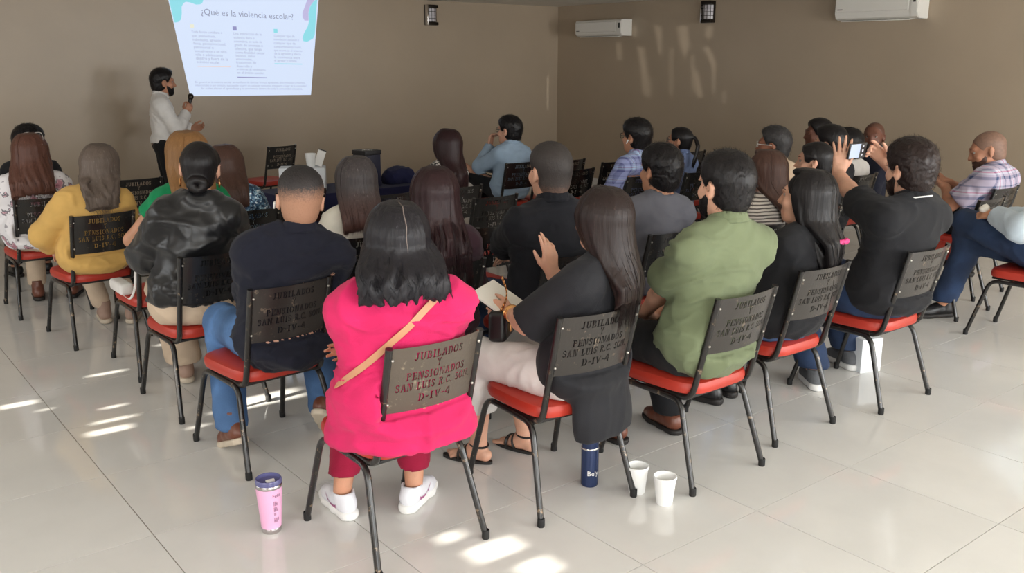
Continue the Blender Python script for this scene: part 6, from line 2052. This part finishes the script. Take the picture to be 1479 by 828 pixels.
# ------------------------------------------------------------------ things held or worn
c = P['pink']
def strap_on(src, c, pts, mat, label, name):
    """a narrow strap laid on a garment: points are cast forward onto the back"""
    me = src.data
    bvh = BVHTree.FromPolygons([v.co for v in me.vertices], [p.vertices for p in me.polygons])
    line = []
    for x, z in pts:
        h = bvh.ray_cast(Vector((x, -1.2, z)), Vector((0, 1, 0)))
        if h[0] is not None: line.append((h[0], h[1]))
    for _ in range(6):
        line = [line[0]] + [((line[i - 1][0] + line[i][0] * 2 + line[i + 1][0]) / 4, (line[i - 1][1] + line[i][1] * 2 + line[i + 1][1]).normalized()) for i in range(1, len(line) - 1)] + [line[-1]]
    bm = bmesh.new(); prev = None
    for i, (p, nrm) in enumerate(line):
        a = line[max(i - 1, 0)][0]; b = line[min(i + 1, len(line) - 1)][0]
        tdir = (b - a).normalized(); sd = tdir.cross(nrm).normalized() * .0115
        q = p + nrm * .006; q2 = p + nrm * .010
        r = [bm.verts.new(q - sd), bm.verts.new(q2 - sd), bm.verts.new(q2 + sd), bm.verts.new(q + sd)]
        if prev:
            for k in range(4): bm.faces.new((prev[k], prev[(k + 1) % 4], r[(k + 1) % 4], r[k]))
        prev = r
    o = obj(name, bm_mesh(name, bm, mat, True), None, c['root'].location, c['root'].rotation_euler)
    o.scale = c['root'].scale
    tag(o, label, 'strap')
    return o
sh = c['shirt']
hz = c['hz']
strap_on(sh, c, [(.14 - (.37 * k / 22), hz + .46 - (.34 * k / 22) + .012 * math.sin(PI * k / 22)) for k in range(23)], M_TANST, 'tan leather bag strap slung across the hot pink back', 'bag_strap')
# sneaker marks
def mark(shoe, outline, x0, d, mat, name):
    me = shoe.data
    bvh = BVHTree.FromPolygons([v.co for v in me.vertices], [p.vertices for p in me.polygons])
    up, lo = outline
    rows = []
    for (y, z) in up + lo:
        h = bvh.ray_cast(Vector((x0, y, z)), Vector((d, 0, 0)))
        if h[0] is None: return
        rows.append(h[0] - Vector((d, 0, 0)) * .0018)
    bm = bmesh.new(); vs = [bm.verts.new(v) for v in rows]; n = len(up)
    for i in range(n - 1): bm.faces.new((vs[i], vs[i + 1], vs[n + i + 1], vs[n + i]))
    obj(name, bm_mesh(name, bm, mat), shoe)
M_MAUVE = plain('mauve_mark', srgb(170, 92, 140), .5)
SW = ([(-.035, .074), (-.02, .064), (0, .060), (.02, .062), (.05, .070), (.085, .081)][::-1], [(-.034, .072), (-.026, .052), (-.005, .043), (.02, .050), (.05, .064), (.085, .0805)][::-1])
SW = ([(y, z - .012) for y, z in SW[0]], [(y, z - .012) for y, z in SW[1]])
HS = ([(-.058, .066), (-.052, .061), (-.044, .060), (-.030, .066)], [(-.057, .064), (-.050, .055), (-.042, .056), (-.030, .0655)])
for so in c['shoes']:
    for x0, d in ((-.2, 1), (.2, -1)):
        mark(so, SW, x0, d, M_MAUVE, 'side_mark')
# hair clip, hoops, earbuds, sunglasses, watches: parts of their wearers
c = P['clip']; HP = c['HP']
p = Wp(c, HP(.07, -.12, -.13))
bm = bmesh.new()
for k in range(9):
    bmesh.ops.create_icosphere(bm, subdivisions=1, radius=.009, matrix=Matrix.Translation(Vector(HP(.035 + .0085 * k, -.128 - .002 * k, -.135 - .012 * k))))
o = obj('hair_clip', bm_mesh('hair_clip', bm, M_SILVER, False), c['root']); o['kind'] = 'stuff'
c = P['pink']; HP, HR = c['HP'], c['HR']
hair_o = [o for o in c['root'].children if o.name.startswith('hair')][0]
me = hair_o.data
bvh = BVHTree.FromPolygons([v.co for v in me.vertices], [p.vertices for p in me.polygons])
bm = bmesh.new(); prev = None
for k in range(17):
    a = R(-12 + 7.2 * k)
    d = HR @ V3(0, -math.sin(a), math.cos(a)); wob = .0015 * math.sin(k * 1.3) + .004
    o_ = V3(*HP(wob, -.015, .03))
    h = bvh.ray_cast(Vector(o_ + d * .3), Vector(-d))
    if h[0] is None: continue
    sd = Vector(HR @ V3(1, 0, 0)) * (.0019 * math.sin(PI * min(max((k + 1) / 18, 0), 1)) ** .6)
    q = h[0] + Vector(d) * .0022
    r = (bm.verts.new(q - sd), bm.verts.new(q + sd))
    if prev: bm.faces.new((prev[0], prev[1], r[1], r[0]))
    prev = r
obj('hair_parting', bm_mesh('hair_parting', bm, plain('pale_scalp', srgb(112, 100, 94), .6)), hair_o)
c = P['pony']
hair_o = [o for o in c['root'].children if o.name.startswith('hair')][0]
bvh = BVHTree.FromPolygons([v.co for v in hair_o.data.vertices], [p.vertices for p in hair_o.data.polygons])
h = bvh.ray_cast(Vector((c['Hc'][0] + .055, -1.2, c['Hc'][2] - .185)), Vector((0, 1, 0)))
if h[0] is not None:
    f = Field((-.05, -.04, -.04), (.05, .04, .04), .004)
    f.rc((-.026, 0, 0), (-.006, 0, .004), .013, .007, .004); f.rc((.026, 0, .002), (.006, 0, -.002), .014, .007, .004); f.el((0, 0, 0), (.010, .010, .011), None, .004)
    o = field_obj('hair_tie', f, M_PINKTIE, c['root'], 1, .003, (60, 60, 60)); o.location = h[0] - Vector((0, .004, 0))
c = P['satin']; HP = c['HP']
for q in (-1, 1):
    bm = bmesh.new(); add_tube(bm, [HP(q * .082, -.008 + .014 * math.cos(t), -.060 + .017 * math.sin(t)) for t in [2 * PI * k / 16 for k in range(17)]], .0036, 8, cap=False)
    obj('hoop_earring', bm_mesh('hoop_earring', bm, M_GOLD, True), c['root'])
def earbud(c, q):
    HP = c['HP']; bm = bmesh.new()
    add_tube(bm, [HP(q * .088, .006, -.012), HP(q * .091, .010, -.018), HP(q * .092, .018, -.038)], [.0065, .006, .0035], 8)
    obj('earbud', bm_mesh('earbud', bm, M_WPLAST, True), c['root'])
earbud(P['plaid'], -1); earbud(P['navy'], -1)
c = P['floral']; HP = c['HP']; bm = bmesh.new()
for q in (-1, 1):
    add_tube(bm, [HP(q * (.030 + .024 * math.cos(a)), .045 + .016 * math.sin(a), .121 + .004 * math.sin(a)) for a in [2 * PI * k / 12 for k in range(13)]], .0022, 6, cap=False)
    add_tube(bm, [HP(q * .055, .045, .121), HP(q * .080, .0, .100), HP(q * .092, -.05, .065)], .002, 6)
obj('sunglasses', bm_mesh('sunglasses', bm, M_GLASSW, True), c['root'])
def bracelet(c, q, r, w, mat, name='watch_band', off=.03, face=None):
    S, Eb, T, d = c['arm'][q]
    ax = unit(T - Eb); p = T - ax * off
    e1 = unit(np.cross(ax, V3(0, 0, 1))); e2 = np.cross(ax, e1)
    bm = bmesh.new(); add_tube(bm, [Vector(p + e1 * r * math.cos(t) + e2 * r * math.sin(t)) for t in [2 * PI * k / 18 for k in range(19)]], w, 8, cap=False, flat=.4)
    b = obj(name, bm_mesh(name, bm, mat, True), c['root'])
    if face is not None:
        bm = bmesh.new(); n = unit(face)
        bmesh.ops.create_cone(bm, cap_ends=True, segments=16, radius1=.016, radius2=.014, depth=.008, matrix=Matrix.Translation(Vector(p + n * (r + .004))) @ Vector(n).to_track_quat('Z', 'Y').to_matrix().to_4x4())
        obj('watch_face', bm_mesh('watch_face', bm, M_BPLAST, True), b)
bracelet(P['bw'], -1, .0335, .008, M_GOLD, 'watch_band', .03, (-.4, -1, .5))
bracelet(P['bw'], -1, .0345, .003, M_GOLD, 'bracelet', .055)
bracelet(P['bluem'], -1, .040, .010, M_WPLAST, 'watch_band', .02)

# notebook and handbag of the long-haired person
c = P['bw']
T = c['arm'][-1][2]; p = Wp(c, T + V3(.03, .075, .03))
nb_ = thing('notebook', 'open white notebook held before the black chiffon top', 'notebook', p, R(c['yaw'] + 12))
nb_.rotation_euler = (R(28), R(-8), R(c['yaw'] + 10))
box_obj('pages', (0, 0, 0), (.15, .20, .008), M_PAPER, nb_, .001)
box_obj('cover', (0, 0, -.0055), (.156, .206, .003), M_BPLAST, nb_, .001)
p = Wp(c, V3(-.035, .30, .0)); p.z = .625 * c['s']
hb = thing('handbag', 'small black handbag with gold clasp and chain on the lap in white trousers', 'handbag', p, R(c['yaw'] + 30))
bm = bmesh.new(); add_box(bm, (0, 0, .06), (.19, .07, .12), None, .022, 3); obj('bag_body', bm_mesh('bag_body', bm, M_BKSH, True), hb)
bm = bmesh.new(); add_box(bm, (0, -.036, .075), (.182, .010, .075), None, .004); fl = obj('flap', bm_mesh('flap', bm, M_BKSH, True), hb)
box_obj('clasp', (-.05, -.045, .055), (.022, .008, .034), M_GOLD, fl, .003)
links = bmesh.new()
for k in range(18):
    t_ = k / 17; q = Vector((-.07 + .03 * t_, -.01 - .02 * math.sin(PI * t_), .12 + .12 * t_))
    add_tube(links, [q + Vector((.006 * math.cos(a), .003 * (k % 2) * math.cos(a), .008 * math.sin(a))) for a in [2 * PI * j / 8 for j in range(9)]], .0016, 5, cap=False)
ch_ = obj('chain', bm_mesh('chain', links, M_GOLD, True), hb); ch_['kind'] = 'stuff'

# phones
def phone(name, label, p, rot, lit_screen=True):
    t = thing(name, label, 'phone', p)
    t.rotation_euler = rot
    box_obj('phone_body', (0, 0, 0), (.158, .008, .078), M_BPLAST, t, .003)
    if lit_screen:
        sc = box_obj('screen', (0, -.0043, 0), (.150, .0012, .072), LIT_BLACK, t)
        box_obj('viewfinder', (-.026, -.0052, 0), (.090, .0008, .070), LIT['bg'], sc)
        for k in (-1, 0, 1): lathe_obj('button', [(0, .0006), (.008 if k == 0 else .0055, .0006)], LIT_WHITE, sc, 12, (0, 0, 0)).matrix_local = Matrix.Translation((.045, -.0052, .022 * k)) @ Matrix.Rotation(PI / 2, 4, 'X')
    return t
LIT_BLACK = lit('phone_screen_black', srgb(14, 14, 18)); LIT_WHITE = lit('phone_screen_white', srgb(240, 240, 245))
c = P['phone']
p = (Wp(c, c['arm'][-1][2] + c['arm'][-1][3] * .10) + Wp(c, c['arm'][1][2] + c['arm'][1][3] * .11)) / 2
phone('phone', 'black phone held up landscape, its bright screen showing the slide', p, (R(8), 0, R(40)))
c = P['plaidr']
p = (Wp(c, c['arm'][-1][2] + c['arm'][-1][3] * .11) + Wp(c, c['arm'][1][2] + c['arm'][1][3] * .10)) / 2 + Vector((-.035, -.02, .05))
phone('phone', 'dark phone in the hands of the pink check shirt', p, (R(-62), R(20), R(c['yaw'] + 20)), False)
c = P['edge']
p = Wp(c, c['arm'][-1][2] + c['arm'][-1][3] * .085 + V3(0, 0, .028))
f = Field((-.05, -.05, -.05), (.05, .05, .05), .006); f.el((0, 0, 0), (.024, .02, .018), None, .01); f.el((.014, .006, .01), (.016, .014, .014), None, .01)
t = field_obj('tissue', f, M_PAPER, None, 1, .006, (60, 60, 60)); t.location = p
tag(t, 'crumpled white tissue in the hand at the right edge', 'tissue')
# microphone
c = P['speaker']
T, d, n = c['hands'][1]
g = Wp(c, T + d * .085 + unit(n) * .032)
t = thing('microphone', 'black handheld microphone held up beside the slide', 'microphone', g, R(c['yaw']))
t.rotation_euler = (R(-14), R(-10), R(c['yaw']))
lathe_obj('handle', [(0, -.15), (.013, -.148), (.015, -.05), (.017, .055), (.0, .056)], M_BPLAST, t, 16)
lathe_obj('grille', [(.017, .055), (.025, .07), (.027, .088), (.022, .106), (.010, .114), (0, .115)], M_DKCHROME, t, 16)
# papers and the white strap
def sheet(name, label, p, rz, tilt=(0, 0), size=(.15, .21)):
    o = box_obj(name, (0, 0, 0), (size[0], size[1], .002), M_PAPER, None)
    o.location = p; o.rotation_euler = (R(tilt[0]), R(tilt[1]), R(rz)); tag(o, label, 'paper'); return o
c = P['brown']
sheet('paper_sheet', 'white paper sheet beyond the olive green shoulder', Wp(c, V3(-.05, .27, .66)), c['yaw'] + 8, (24, 0))
c = P['gray']
sheet('paper_sheet', 'white paper sheet before the heather grey T-shirt', Wp(c, V3(-.03, .27, .68)), c['yaw'] + 4, (20, 0))
ex, ey = -1.55, 6.20
sheet('paper_sheet', 'white paper sheet lying on an empty red seat beyond the navy shirt', (ex - .02, ey, .4245), 50)
x, y, yw = CH['greentop']
t = thing('shoulder_bag', 'pale shoulder bag with wide white strap hanging on a chair behind the bright green top', 'bag', (x, y, 0), R(yw))
f = Field((-.2, -.2, 0), (.2, .2, .4), .01); f.el((-.12, -.05, .455), (.05, .07, .03), None, .0)
bm = bmesh.new()
pts = smooth_path([(-.176, -.262, .745), (-.190, -.285, .70), (-.205, -.27, .50), (-.215, -.20, .425), (-.215, -.08, .43)], .06, 4)
prev = None
for q in pts:
    r = [bm.verts.new((q.x - .002, q.y - .013, q.z)), bm.verts.new((q.x + .002, q.y - .013, q.z)), bm.verts.new((q.x + .002, q.y + .013, q.z)), bm.verts.new((q.x - .002, q.y + .013, q.z))]
    if prev:
        for k in range(4): bm.faces.new((prev[k], prev[(k + 1) % 4], r[(k + 1) % 4], r[k]))
    prev = r
obj('strap', bm_mesh('strap', bm, M_WHITEC, True), t)
bm = bmesh.new(); add_box(bm, (-.19, .03, .452), (.07, .20, .06), None, .02, 3); obj('bag_body', bm_mesh('bag_body', bm, M_WHITEC, True), t)
